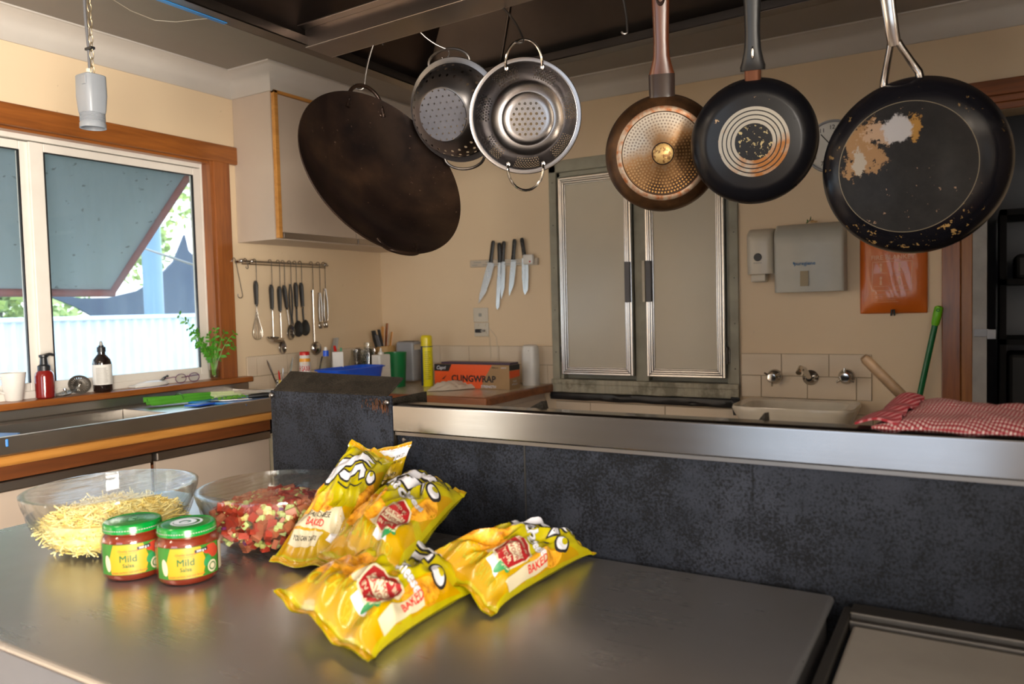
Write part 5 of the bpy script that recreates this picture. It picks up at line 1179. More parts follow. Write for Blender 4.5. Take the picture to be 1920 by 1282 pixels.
def grip(o, T, L_, w_=.0145, mat='black_matte'):
    MB().tube([T(0, .006), T(0, -.004), T(0, -.018), T(0, -L_*.5), T(0, -L_*.9), T(0, -L_)], [w_*.55, w_*.9, w_*1.05, w_*.95, w_*.8, w_*.72], 10, sx=.6).build('handle', mat, o)
    MB().tube([T(.0, -.008)+V(.008, 0, 0), T(0, -.020)+V(.008, 0, 0)], .004, 8).build('hanging_eye', 'chrome', o)
    MB().tube([T(0, -L_), T(0, -L_-.010)], .006, 8).build('ferrule', 'chrome', o)
def p_whisk(o, T, L_, z):
    grip(o, T, L_); zb = z-uz(480, 637)
    for k in range(6):
        a = PI*k/6; c_ = V(math.cos(a), math.sin(a), 0); pts = []
        for q_ in range(17):
            u = q_/16; h = math.sin(u*PI); d = .028*math.sin(u*2*PI)*(1 if u < .5 else 1)*(.55+.45*h); pts.append(T(0, -L_-.01-(zb-L_-.01)*math.sin(u*PI)**.75)+c_*d)
        MB().tube(pts, .0008, 5).build('wire_loop', 'bright', o)
def p_ladle(cup_px, cup_py, r_, seg='bright', flat=False):
    def f(o, T, L_, z):
        grip(o, T, L_); zc = z-uz(cup_px, cup_py); b = MB().tube([T(0, -L_-.008), T(0, -zc*.8), T(0, -zc+.006)], .0042, 8, sx=.6); b.build('shaft', seg, o)
        c_ = T(0, -zc); MB().lathe([(0, -r_*.62), (r_*.5, -r_*.52), (r_*.85, -r_*.25), (r_, 0), (r_*1.03, .001), (r_*.97, .001), (r_*.8, -r_*.24), (0, -r_*.56)], 28, Matrix.Translation(c_+V(.018, -.004, 0)) @ Matrix.Rotation(.18, 4, 'Y')).build('cup', 'chrome', o)
    return f
def p_spoon(px, py, rw, rh, mat, hmat='black_matte', shaft='bright', slots=False, grp_=True):
    def f(o, T, L_, z):
        if grp_: grip(o, T, L_, mat=hmat)
        else: MB().tube([T(0, .004), T(0, -L_*.6), T(0, -L_)], [.011, .010, .006], 10, sx=.5).build('handle', hmat, o)
        zc = z-uz(px, py); MB().tube([T(0, -L_-.006), T(0, -zc+rh*.9)], .004 if shaft == 'bright' else .006, 8, sx=.6).build('shaft', shaft, o)
        b = MB(); c_ = T(0, -zc)
        b.grid(lambda u, v_: c_+V(.012*(1-(v_*1.0)**2)*(-1)+.010, rw*v_*math.cos(2*PI*u)*(1-.16*math.sin(2*PI*u)), rh*v_*math.sin(2*PI*u)), 26, 7, closeu=True)
        bb = b.build('bowl', mat, o, solid=.0022)
        if slots:
            for dz in (-.014, 0, .014): MB().slab([c_+V(.0125, -.010, dz-.001), c_+V(.0125, .010, dz-.001), c_+V(.0125, .010, dz+.002), c_+V(.0125, -.010, dz+.002)], .001).build('slot', 'dark', bb)
    return f
utensil('wire whisk with black handle, first from the window', 'whisk', 478, 529, 571, p_whisk)
utensil('steel ladle with black handle and shallow lipped cup, next to the whisk', 'ladle', 507, 536, 579, p_ladle(510, 634, .044))
utensil('steel spoon with black handle whose bowl hangs lowest, behind the lipped ladle', 'serving spoon', 522, 539, 583, p_spoon(524, 650, .024, .036, 'chrome'))
utensil('steel slotted spoon with black handle', 'slotted spoon', 531, 537, 577, p_spoon(537, 622, .027, .040, 'bright', slots=True), lean=.12)
def p_tongs_black(o, T, L_, z):
    for s_ in (-1, 1): MB().tube([T(s_*.004, 0), T(s_*.010, -.05), T(s_*.009, -.12), T(s_*.004, -.17), T(.004+s_*.006, -.21)], [.004, .006, .006, .005, .004], 8, sx=.5).build('arm', 'black_matte', o)
utensil('pair of slim black curved tongs', 'tongs', 543, 533, 580, p_tongs_black)
utensil('solid black nylon spoon in front of its twin', 'cooking spoon', 553, 532, 575, p_spoon(557, 616, .033, .042, 'black_matte', shaft='black_matte'))
utensil('solid black nylon spoon half hidden behind its twin', 'cooking spoon', 563, 532, 575, p_spoon(570, 614, .031, .042, 'black_matte', shaft='black_matte'), lean=.05)
def p_bigladle(o, T, L_, z):
    zc = z-uz(587, 652); MB().tube([T(0, .004), T(0, -.06), T(0, -zc+.02)], [.006, .0055, .005], 8, sx=.6).build('shaft', 'bright', o)
    c_ = T(0, -zc); MB().ball(c_+V(.012, 0, -.002), .036, 3, (.55, 1, 1)).build('cup', 'chrome', o)
utensil('long all steel ladle with round cup, its tip hanging low', 'ladle', 584, 545, 590, p_bigladle)
def p_tongs(L2, w_):
    def f(o, T, L_, z):
        for s_ in (-1, 1):
            a = MB().tube([T(s_*.004, 0), T(s_*w_, -L2*.35), T(s_*w_*1.1, -L2*.75), T(s_*w_*.7, -L2+.02)], [.006, .0075, .007, .008], 8, sx=.35).build('arm', 'bright', o)
            MB().ball(T(s_*w_*.6, -L2), .011, 2, (.5, .8, 1.6)).build('scoop', 'chrome', a)
    return f
utensil('shorter steel tongs with dark pivot', 'tongs', 597, 549, 570, p_tongs(.175, .009))
utensil('larger bright steel tongs at the right end of the rail', 'tongs', 607, 541, 570, p_tongs(.195, .013))

# ------------------------------------------------------------------ knife rack
KZ = 1.553
kr = thing('knife_rack', 'pale magnetic knife strip screwed to the back wall', 'knife rack', (.87, 0, KZ))
T_ = Matrix.Translation((.875, -.004, KZ)) @ Matrix.Rotation(.015, 4, 'Y')
MB().box(-.215, .215, -.016, .004, -.019, .019, T=T_).build('strip', plain('rack_plastic', (.52, .45, .36), .45), kr, bevel=.003)
b = MB(); random.seed(4)
for k in range(5): b.box(-.19+k*.08, -.14+k*.08, -.0175, -.016, .004, .008, T=T_); b.box(-.20+k*.07, -.165+k*.07, -.0175, -.016, -.010, -.006, T=T_)
b.build('slot', 'faint_grey', kr)
def knife(label, px, ptop, pbot, tip_dx, wb, hl, kind=0):
    top = at(px, ptop, y=-.024); hb = at(px+hl[0], ptop+hl[1], y=-.024); tip = at(px+tip_dx, pbot, y=-.024)
    o = thing('kitchen_knife', label, 'knife', hb, 'knives on the magnetic strip'); d = (hb-top).normalized(); s_ = V(-d.z, 0, d.x)*-1
    s_ = V(d.z, 0, -d.x); s_ = -s_ if s_.x < 0 else s_
    MB().tube([top, top+d*.012, (top+hb)/2, hb-d*.012, hb], [.008, .0125, .0115, .012, .013], 10, sx=.6).build('handle', 'black', o)
    if kind in (1, 2): 
        b = MB()
        for u in (.25, .5, .75): b.ball(top.lerp(hb, u)+V(0, -.0075, 0), .0028, 1)
        b.build('rivet', 'chrome', o)
    dl = (tip-hb); L_ = dl.length; dn = dl.normalized(); n = V(-dn.z, 0, dn.x); n = n if n.x > 0 else -n
    if kind == 3: pts = [(-wb*.5, 0), (wb*.5, 0), (wb*.45, .6), (wb*.40, .93), (0, 1.0), (-wb*.42, .93), (-wb*.5, .6)]
    elif kind == 2: pts = [(-wb*.5, 0), (wb*.5, 0), (wb*.55, .55), (wb*.5, .85), (wb*.05, 1.0), (-wb*.22, .9), (-wb*.45, .5)]
    else: pts = [(-wb*.45, 0), (wb*.55, 0), (wb*.52, .35), (wb*.36, .7), (-wb*.3, 1.0), (-wb*.45, .8), (-wb*.5, .4)]
    P = [hb+V(0, .010, 0)+dn*(L_*v_)+n*u for u, v_ in pts]; b = MB(); lo = [b.bm.verts.new(p+V(0, -.001, 0)) for p in P]; hi = [b.bm.verts.new(p+V(0, .001, 0)) for p in P]
    b.bm.faces.new(lo); b.bm.faces.new(hi[::-1]); m_ = len(P)
    for i in range(m_): b.bm.faces.new((lo[i], lo[(i+1) % m_], hi[(i+1) % m_], hi[i]))
    bl = b.build('blade', 'blade', o)
    for q_ in P: pass
    o2 = bl; o2.location.y -= .006
    if kind == 2:
        b = MB()
        for k in range(11): c_ = hb+dn*L_*(.1+.07*k)+n*.001; b.ball(c_+V(0, -.0002, 0), .003, 1, (.35, .2, 1.4))
        b.build('dimple', 'faint_grey', bl)
knife('big chef knife tilted left, leftmost on the strip', 925, 451, 570, -25, .044, (-5, 41))
knife('long slicing knife with square black grip, narrow round tipped blade', 936, 455, 581, -4, .026, (1, 37), 3)
knife('carving knife with riveted black handle beside the slicing knife', 945, 452, 561, -3, .030, (-3, 38), 1)
knife('slim cook knife with three rivets, second from the right', 965, 448, 556, -8, .034, (-3, 39), 1)
knife('dimpled santoku knife, rightmost under the white timer', 978, 446, 553, 5, .040, (6, 38), 2)
tm = thing('kitchen_timer', 'small white box with red dot stuck on the right end of the knife strip', 'timer', at(992, 487, y=-.03))
c_ = at(991.5, 486, y=-.03); MB().box(c_.x-.030, c_.x+.030, -.045, -.022, c_.z-.026, c_.z+.026).build('case', 'white', tm, bevel=.006)
MB().lathe([(0, .002), (.0045, .0015), (.0055, 0)], 12, Matrix.Translation((c_.x+.014, -.0452, c_.z-.013)) @ Matrix.Rotation(PI/2, 4, 'X')).build('red_dot', 'red', tm)
# switch plates
sp1 = thing('light_switch', 'square beige switch plate on the back wall above the power point', 'switch', (.71, 0, 1.27))
MB().box(.666, .762, -.010, 0, 1.232, 1.312).build('plate', 'offwhite', sp1, bevel=.003)
MB().box(.704, .722, -.014, -.009, 1.263, 1.281).build('rocker', 'faint_grey', sp1, bevel=.002)
sp2 = thing('power_point', 'double power point with a black plug below the switch plate', 'power point', (.71, 0, 1.19))
MB().box(.670, .764, -.010, 0, 1.152, 1.229).build('plate', 'offwhite', sp2, bevel=.003)
for x in (.69, .735): MB().box(x, x+.012, -.014, -.009, 1.210, 1.220).build('rocker', 'bone', sp2, bevel=.001)
pl = thing('black_plug', 'black plug with thin pale lead pushed into the power point', 'plug', (.72, -.02, 1.185))
MB().box(.688, .722, -.032, -.010, 1.174, 1.194).build('plug_body', 'black', pl, bevel=.004); MB().box(.722, .745, -.028, -.010, 1.178, 1.190).build('adaptor', 'faint_grey', pl, bevel=.003)
MB().tube([V(.745, -.02, 1.183), V(.775, -.015, 1.15), V(.778, -.013, 1.05), V(.765, -.014, .95)], .0014, 6).tube([V(.77, -.012, 1.20), V(.815, -.012, 1.15), V(.825, -.012, 1.05), V(.80, -.013, .94)], .0014, 6).build('lead', 'bone', pl)

# ------------------------------------------------------------------ things on the corner bench
CBZ = .9005
def X(px, y, py=690): return at(px, py, y=y).x
def Y(px, x, py=690): return at(px, py, x=x).y
def lathe_thing(name, label, cat, x, y, prof, part, mat, seg=28, z=CBZ, sx=1, sy=1, group=None):
    o = thing(name, label, cat, (x, y, z), group); MB().lathe(prof, seg, None, 0, sx, sy).build(part, mat, o, local=True); return o
# wooden board with white saucer near the window
yb_ = Y(507, .20, 718); tag(MB().box(.10, .32, max(-1.115, yb_-.09), yb_+.07, CBZ+.0005, CBZ+.026).build('wooden_board', 'timber_light', bevel=.004), 'small pale wooden board at the window end of the corner bench', 'board')
lathe_thing('saucer', 'white saucer on the small wooden board', 'saucer', .20, yb_, [(0, .001), (.03, .001), (.055, .010), (.062, .018), (.060, .019), (.05, .011), (0, .005)], 'plate', 'white', z=CBZ+.0265)
# cutlery caddy
cx, cy = .20, Y(527, .20, 700); o = lathe_thing('cutlery_jar', 'black and yellow checked jar holding table knives', 'jar', cx, cy, [(0, 0), (.027, 0), (.029, .003), (.029, .090), (.027, .09), (.026, .004), (0, .004)], 'jar', None or 'white')
t = NT('checked_print'); v = t.obj(); s3 = t.sep(v); th = t.math('ARCTAN2', s3[1], s3[0])
ck = t.math('MULTIPLY', t.math('SINE', t.math('MULTIPLY', th, 10)), t.math('SINE', t.math('MULTIPLY', s3[2], 380)))
t.set(c=t.mix(t.math('GREATER_THAN', t.math('SINE', t.math('MULTIPLY', th, 5)), .55), t.mix(t.math('GREATER_THAN', ck, 0.0), (.5, .47, .42), (.02, .02, .03)), (.55, .40, .04)), r=.4)
o.children[0].data.materials[0] = t.m
def cut(label, dx, dy, top, mat, w_=.008):
    q_ = thing('table_knife', label, 'knife', (cx, cy, CBZ+.02), 'cutlery in the checked jar'); p0, p1_ = V(cx+dx*.1, cy+dy*.1, CBZ+.02), V(cx+dx, cy+dy, CBZ+top)
    MB().tube([p0, p0.lerp(p1_, .55)], .0035, 6).build('handle', 'bright', q_); MB().tube([p0.lerp(p1_, .5), p0.lerp(p1_, .7), p0.lerp(p1_, .9), p1_], [w_*.5, w_, w_*.9, w_*.2], 8, sx=.15).build('blade', 'blade' if mat == 'steel' else mat, q_)
cut('table knife leaning left out of the checked jar', -.01, -.075, .19, 'steel'); cut('table knife leaning right out of the checked jar', .015, .065, .195, 'steel'); cut('second blade leaning right, lower than its neighbour', .02, .055, .165, 'steel'); cut('small knife with red blade in the checked jar', 0, -.015, .135, 'red', .006); cut('small steel spoon handle upright in the checked jar', 0, .012, .145, 'steel', .006)
# salt container
cy = Y(572, .26); cx = .26; o = lathe_thing('salt_drum', 'white and orange salt shaker drum with a red cap', 'salt container', cx, cy, [(0, 0), (.034, 0), (.035, .002), (.024, .205), (.0, .205)], 'drum', 'paper')
MB().lathe([(0, .219), (.022, .219), (.024, .216), (.0245, .202), (0, .202)], 28).build('cap', 'red', o, local=True)
a0 = math.atan2(CAM.y-cy, CAM.x-cx)
def cone_map(c_, r0, r1, h, a0): return lambda x, y, l: Vector(c_)+V((r0+(r1-r0)*y/h+l)*math.cos(a0+x/r0), (r0+(r1-r0)*y/h+l)*math.sin(a0+x/r0), y)
mp = cone_map((0, 0, 0), .035, .024, .205, a0)
Decal(mp, .004).poly([(-.06, .170), (.06, .170), (.06, .187), (-.06, .187)]).build('orange_band', plain('orange_band', (.85, .36, .02), .4), o, local=True)
Decal(mp, .004).text('H SAXA', -.004, .137, .026, 0, .0010, .0006, sx=.8, sy=1.45).build('lettering', 'red', o, local=True)
Decal(mp, .004).text('IODISED', .0, .161, .008, 0, .0010, .0001).text('SALT', .006, .045, .014, 0, .0010, .0001).build('small_print', plain('orange_print', (.8, .35, .1), .5), o, local=True)
# water bottle, blue cap
x, y = .36, Y(612, .36); o = lathe_thing('water_bottle', 'clear plastic bottle with blue cap behind the blue tub', 'bottle', x, y, [(0, .001), (.034, .001), (.036, .006), (.036, .10), (.034, .125), (.014, .155), (.013, .165), (.010, .165), (.012, .152), (.031, .122), (.033, .01), (0, .006)], 'bottle', 'clear')
MB().lathe([(0, .186), (.012, .186), (.014, .184), (.0145, .163), (0, .163)], 20).build('cap', 'blue', o, local=True); MB().lathe([(0, .200), (.007, .199), (.009, .186), (0, .186)], 16).build('spout', 'white', o, local=True); o.scale = (1, 1, 1.2)
# three things standing behind the white canister: red and green scraper handles and a grey paddle, in a dark cup
x, y = .38, Y(634, .38); lathe_thing('paper_canister', 'short white square canister behind the blue tub', 'canister', x, y, [(0, 0), (.036, 0), (.036, .213), (0, .213)], 'canister', 'paper', 4)
def stick(name, label, cat, p0, p1_, r, mat, sx=1, part='handle', grp_=None):
    o = thing(name, label, cat, p0, grp_); MB().tube([p0, Vector(p0).lerp(p1_, .4), Vector(p0).lerp(p1_, .8), p1_], r, 10, sx=sx).build(part, mat, o); return o
x, y = .22, Y(640, .22); cupo = lathe_thing('utensil_cup', 'low dark cup on the bench holding coloured handles behind the white canister', 'cup', x, y, [(0, 0), (.035, 0), (.035, .10), (.032, .10), (.031, .005), (0, .005)], 'cup', 'grey_dark')
stick('scraper', 'red handled scraper leaning right behind the clear bottle', 'scraper', V(x, y, CBZ+.02), at(627, 648, x=.24), [.005, .006, .010, .008], 'red', .6)
stick('brush', 'pale green handled brush behind the white canister', 'brush', V(x, y+.01, CBZ+.02), at(639, 652, x=.26), [.005, .005, .008, .007], 'mint', .6)
stick('grey_paddle', 'grey rounded paddle standing against the wall behind the red scraper', 'paddle', V(.14, y-.02, CBZ+.01), at(630, 634, x=.10), [.008, .014, .022, .020], 'faint_grey', .35)
stick('black_spoon', 'black spoon handle leaning beside the salt drum', 'spoon', V(.16, Y(590, .16), CBZ+.01), at(604, 668, x=.16), [.012, .006, .005, .006], 'black_matte', .5)
# blue tub
xb = .50; yb0, yb1 = Y(609, xb, 695), Y(703, xb, 695); yc = (yb0+yb1)/2; hw = (yb1-yb0)/2
o = thing('blue_tub', 'bright blue oblong plastic tub just behind the guard box flap', 'tub', (xb, yc, CBZ)); zt_ = at(655, 689, x=xb).z-CBZ
b = MB(); b.smooth = True; rings = []
for z, k, iw in ((0, .80, .070), (zt_*.6, .9, .078), (zt_-.006, .96, .086), (zt_-.005, 1.02, .094), (zt_, 1.03, .095), (zt_+.001, 1.0, .088), (zt_-.01, .94, .080), (.01, .78, .068)):
    rings.append([b.bm.verts.new((iw*math.copysign(abs(math.cos(a))**.4, math.cos(a)), hw*k*math.copysign(abs(math.sin(a))**.4, math.sin(a)), z)) for a in [2*PI*q_/40 for q_ in range(40)]])
for a, c_ in zip(rings, rings[1:]):
    for q_ in range(40): b.bm.faces.new((a[q_], a[(q_+1) % 40], c_[(q_+1) % 40], c_[q_]))
b.bm.faces.new(rings[0]); b.bm.faces.new(rings[-1]); b.build('tub', 'blue', o, local=True)
# glass jars with straws and herbs
for i, (px, x, r_, h_, lab) in enumerate(((670, .30, .046, .21, 'squat clear glass jug behind the blue tub'), (692, .34, .034, .245, 'tall clear glass bottle beside the squat jug'), (703, .20, .030, .20, 'narrow clear glass jar against the wall'))):
    y = Y(px, x); lathe_thing('glass_jar', lab, 'jar', x, y, [(0, .002), (r_*.9, .002), (r_, .01), (r_, h_*.65), (r_*.72, h_*.85), (r_*.66, h_), (r_*.60, h_), (r_*.64, h_*.84), (r_*.92, h_*.62), (r_*.9, .012), (0, .008)], 'glass', 'clear', group='clear glass jars on the corner bench')
x, y = .16, Y(682, .16); o = lathe_thing('wire_basket', 'grey wire basket of upturned glasses against the wall', 'basket', x, y, [(0, .0), (.05, .0), (.055, .19), (.052, .19), (.048, .004), (0, .004)], 'basket', 'faint_grey')
M['mesh_b'] = perforated('wire_mesh', (.22, .20, .18), .4, lambda t, s3, r_, th: hexdots(t, t.math('MULTIPLY', th, .05), s3[2], .012, .0045)); o.children[0].data.materials[0] = M['mesh_b']
b = MB()
for k in range(12): b.tube([V(.056*math.cos(a), .056*math.sin(a), .19+.008*(k % 2)) for a in (2*PI*k/12, 2*PI*(k+1)/12)], .003, 6)
b.build('rim_wire', 'wire', o, local=True)
for i, (dx, dz) in enumerate(((-.02, .19), (.0, .185), (.02, .18))):
    lathe_thing('tumbler', ('tumbler upturned in the wire basket, towards the window', 'tumbler upturned in the middle of the wire basket', 'tumbler upturned in the wire basket, towards the utensil pot')[i], 'glass', x+.004*i, y+dx*1.6, [(0, 0), (.013, 0), (.016, .10), (.014, .10), (.011, .004), (0, .004)], 'glass', 'clear', 16, z=CBZ+.07, group='glasses in the wire basket')
# utensil crock with wooden spoons and dark tools
x, y = .20, Y(722, .20, 640); o = lathe_thing('utensil_crock', 'tan crock full of wooden spoons and dark tools', 'crock', x, y, [(0, 0), (.055, 0), (.058, .02), (.058, .20), (.054, .21), (.050, .20), (.05, .01), (0, .01)], 'crock', plain('tan_crock', (.45, .26, .09), .5))
for i, (tx, tp, r_, mat, lab, cat) in enumerate(((718, 612, .014, 'timber_light', 'wooden spoon standing tallest in the tan crock', 'wooden spoon'), (726, 606, .012, 'timber', 'second wooden spoon with darker handle in the tan crock', 'wooden spoon'), (735, 622, .010, 'timber_light', 'short wooden spatula at the right of the tan crock', 'spatula'),
        (700, 620, .020, 'black_matte', 'broad black spatula leaning left from the tan crock', 'spatula'), (706, 628, .016, 'grey_dark', 'dark grey turner leaning left from the tan crock', 'turner'), (710, 618, .013, 'black_matte', 'slim black tool upright in the tan crock', 'cooking tool'))):
    p1_ = at(tx, tp, x=x+.02*(i % 3)-.02); stick(cat.replace(' ', '_'), lab, cat, V(x+.01*(i % 3)-.01, y+.008*(i-3), CBZ+.02), p1_, [.005, .006, r_, r_*.8], mat, .4, 'stick', 'tools in the tan crock')
# white spray bottle, green caddy, dark appliance, yellow tin
x = .44; y = Y(715, x); o = thing('white_bottle', 'square white plastic bottle with small white nozzle, left of the green caddy', 'bottle', (x, y, CBZ))
z1 = at(715, 664, x=x).z-CBZ; MB().box(-.028, .028, -.045, .045, 0, z1).build('bottle', 'white', o, local=True, bevel=.008, seg=3)
MB().lathe([(0, z1+.035), (.004, z1+.034), (.007, z1+.015), (.015, z1+.008), (.015, z1-.002)], 16).build('nozzle', 'white', o, local=True)
x = .40; y = Y(742, x); z1 = at(742, 660, x=x).z-CBZ; o = thing('green_caddy', 'dark green plastic caddy beside the white bottle', 'caddy', (x, y, CBZ))
MB().lathe([(0, 0), (.050, 0), (.060, z1*.96), (.062, z1), (.058, z1), (.05, .01), (0, .01)], 32).build('body', 'green', o, local=True)
x = .40; y = -.16; x = X(768, y); z1 = at(768, 640, y=y).z-CBZ; o = thing('toaster', 'dark grey toaster standing behind the green caddy', 'toaster', (x, y, CBZ))
MB().box(-.06, .06, -.045, .045, .01, z1).build('body', 'grey_plastic', o, local=True, bevel=.012, seg=3); 
for dy in (-.02, .02): MB().box(-.05, .05, dy-.008, dy+.008, z1-.002, z1+.002).build('slot', 'dark', o, local=True)
b = MB().box(.060, .064, -.035, .035, z1-.045, z1-.015); b.build('front_trim', 'bright', o, local=True)
y = -.30; x = X(801, y); z1 = at(801, 628, y=y).z-CBZ; zc = at(801, 648, y=y).z-CBZ; o = thing('spray_can', 'yellow spray can with yellow cap and dark blue band', 'spray can', (x, y, CBZ)); r_ = 11*pxm((x, y, 1))
MB().lathe([(0, 0), (r_*.95, 0), (r_, .003), (r_, zc), (0, zc)], 28).build('can', 'yellow', o, local=True)
MB().lathe([(0, z1), (r_*.7, z1), (r_*.92, z1-.006), (r_*.98, z1-.015), (r_*.98, zc), (0, zc)], 28).build('cap', plain('can_cap', (.72, .58, .01), .3), o, local=True)
a0 = math.atan2(CAM.y-y, CAM.x-x); mp = cyl_map((0, 0, 0), r_, a0)
Decal(mp, .004).poly([(-r_*1.5, .003), (-r_*.75, .003), (-r_*.75, zc-.002), (-r_*1.5, zc-.002)], .0006).poly([(-r_*1.5, zc-.006), (r_*1.5, zc-.006), (r_*1.5, zc-.001), (-r_*1.5, zc-.001)], .0006).build('navy_band', 'navy', o, local=True)
d_ = Decal(mp, .004)
for k in range(14): d_.poly([(-r_*.4, zc-.03-k*.011), (r_*(.6-.1*(k % 3)), zc-.03-k*.011), (r_*(.6-.1*(k % 3)), zc-.034-k*.011), (-r_*.4, zc-.034-k*.011)], .0006)
d_.build('print', 'olive_print', o, local=True)
# cling wrap boxes
y = -.34; xa, xb_ = X(815, y, 700), X(955, y, 700); zz = at(880, 683, y=y).z
o = thing('cling_wrap_box', 'long orange and brown CLINGWRAP carton standing on the corner bench', 'carton', ((xa+xb_)/2, y, CBZ)); o.rotation_euler = (0, 0, .0)
hw, hh_ = (xb_-xa)/2, zz-CBZ
MB().box(-hw, hw, 0, .10, 0, hh_).build('carton', 'kraft', o, local=True, bevel=.001)
mp = plane_map((-hw, 0, 0), (1, 0, 0), (0, 0, 1), (0, -1, 0)); Wd = 2*hw
Decal(mp, .05).poly([(0, .001), (Wd*.02, .001), (Wd*.70, hh_*.55), (Wd*.78, hh_-.001), (0, hh_-.001)]).poly([(0, .001), (Wd*.62, .001), (Wd*.70, hh_*.6), (0, hh_*.6)], .0003).build('orange_print', 'orange_red', o, local=True)
Decal(mp, .05).poly([(0, hh_*.70), (Wd*.20, hh_*.70), (Wd*.24, hh_-.001), (0, hh_-.001)], .0008).poly([(Wd*.13, hh_*.36), (Wd*.17, hh_*.54), (Wd*.10, hh_*.36)], .0008).build('black_print', 'ink', o, local=True)
Decal(mp, .05).text('Capri', Wd*.09, hh_*.84, .026, 0, .0014, .0006, shear=.3).text('STRENGTH', Wd*.73, hh_*.10, .018, 0, .0014, .0008).text('LENGTH', Wd*.93, hh_*.88, .008, 0, .0014, .0003).build('white_lettering', 'white_print', o, local=True)
Decal(mp, .05).text('CLINGWRAP', Wd*.53, hh_*.40, .046, 0, .0012, .0016, sx=1.02).build('lettering', 'ink', o, local=True); Decal(mp, .05).text('600mm x', Wd*.82, hh_*.88, .010, 0, .0012, .0003).build('size_print', 'ink', o, local=True)
mp2 = plane_map((hw, 0, 0), (0, 1, 0), (0, 0, 1), (1, 0, 0)); Decal(mp2, .05).poly([(.0, hh_*.45), (.10, hh_*.50), (.10, hh_*.76), (0, hh_*.76)]).build('end_print', 'orange_red', o, local=True); Decal(mp2, .05).poly([(.0, hh_*.78), (.10, hh_*.78), (.10, hh_-.001), (0, hh_-.001)]).build('end_band', 'ink', o, local=True)
Decal(mp2, .05).text('MADE', .05, hh_*.32, .014, 0, .0006, .0002).text('WITHOUT', .05, hh_*.20, .012, 0, .0006, .0002).build('end_lettering', 'white_print', o, local=True)
o = thing('foil_box', 'flat dark carton lying on top of the CLINGWRAP carton', 'carton', ((xa+xb_)/2, y, CBZ+hh_)); MB().box(-hw+.04, hw-.0, .006, .09, .0005, .010).build('carton', plain('dark_carton', (.045, .02, .05), .4), o, local=True, bevel=.001)
# white tall dispenser bottle by the hatch
y = -.10; x = X(995, y, 690); z1 = at(995, 646, y=y).z-CBZ; r_ = 15.5*pxm((x, y, 1)); o = thing('air_freshener', 'tall white plastic dispenser standing by the hatch frame', 'dispenser', (x, y, CBZ))
b = MB(); b.smooth = True; rings = []
for z, k in ((0, .92), (.004, .97), (z1*.5, 1), (z1*.88, .93), (z1*.97, .84), (z1, .6)): rings.append([b.bm.verts.new((r_*k*math.copysign(abs(math.cos(a))**.6, math.cos(a)), r_*k*.9*math.copysign(abs(math.sin(a))**.6, math.sin(a)), z)) for a in [2*PI*q_/28 for q_ in range(28)]])
for a, c_ in zip(rings, rings[1:]):
    for q_ in range(28): b.bm.faces.new((a[q_], a[(q_+1) % 28], c_[(q_+1) % 28], c_[q_]))
b.bm.faces.new(rings[0]); b.bm.faces.new(rings[-1]); b.build('case', 'white', o, local=True)
MB().ball(V(r_*.25, -r_*.86, z1*.86), .003, 1).build('indicator', 'faint_grey', o, local=True)
# crumpled cloth
c0, c1 = at(806, 733, z=CBZ), at(925, 722, z=CBZ); ctr = (c0+c1)/2; ex = (c1-c0)/2; ey = V(-ex.y, ex.x, 0)*.42
def cl(u, v_):
    a, q_ = 2*u-1, 2*v_-1; e_ = 1+.18*noise.noise(V(math.atan2(q_, a)*1.4, 2, 0)); 
    k = max(abs(a), abs(q_)); rr = math.hypot(a, q_) or 1; a2, q2 = a*k/rr*e_, q_*k/rr*e_
    h = (1-k**6)*(.012+.020*math.exp(-((a2+.35)**2*6+(q2)**2*3))+.016*noise.noise(V(a2*3.2, q2*3.2, 1))+.018*abs(noise.noise(V(a2*6, q2*5, 3))))
    p = ctr+ex*a2+ey*q2; return V(p.x, p.y, CBZ+.003+max(0, h))
o = MB().grid(cl, 60, 44).build('cleaning_cloth', plain('cloth_cream', (.60, .52, .42), .9, bump=.2, bs=300), solid=.003); tag(o, 'crumpled cream cleaning cloth on the corner bench before the carton', 'cloth')

# ------------------------------------------------------------------ right part of the back wall
# soap dispenser
sd_ = thing('soap_dispenser', 'white wall soap dispenser with dark round window beside the towel dispenser', 'soap dispenser', (2.25, 0, 1.5))
x0, x1, z0, z1 = 2.192, 2.305, 1.395, 1.632
def curved_case(x0, x1, z0, z1, d_top, d_mid, seg=10, side=.018):
    b = MB(); b.smooth = True; rows = []
    for k in range(seg+1):
        u = k/seg; z = z0+(z1-z0)*u; d = d_mid*(1-.10*(1-u)**2) if u < .8 else d_mid*math.sqrt(max(.02, 1-((u-.8)/.2)**2*.8)); d = max(d, .012)
        rows.append([b.bm.verts.new(p) for p in ((x0, 0, z), (x0, -d+side, z), (x0+side*.4, -d+side*.35, z), (x0+side*1.3, -d, z), (x1-side*1.3, -d, z), (x1-side*.4, -d+side*.35, z), (x1, -d+side, z), (x1, 0, z))])
    for a, c_ in zip(rows, rows[1:]):
        for q_ in range(7): b.bm.faces.new((a[q_], a[q_+1], c_[q_+1], c_[q_]))
    b.bm.faces.new(rows[0]); b.bm.faces.new(rows[-1][::-1]); return b
curved_case(x0, x1, z0+.035, z1, .05, .085).build('cover', 'offwhite', sd_, bevel=.002)
MB().box(x0+.018, x1-.030, -.078, -.02, z0, z0+.035).build('push_bar', 'offwhite', sd_, bevel=.006)
MB().lathe([(0, .002), (.016, .0015), (.0175, 0)], 24, Matrix.Translation((2.243, -.0855, 1.505)) @ Matrix.Rotation(PI/2, 4, 'X')).build('sight_window', 'black', sd_)
Decal(plane_map((2.243, -.0852, 1.478), (1, 0, 0), (0, 0, 1), (0, -1, 0)), .05).poly([(-.018, 0), (.018, 0), (.018, .003), (-.018, .003)], .001).build('print', 'faint_grey', sd_)
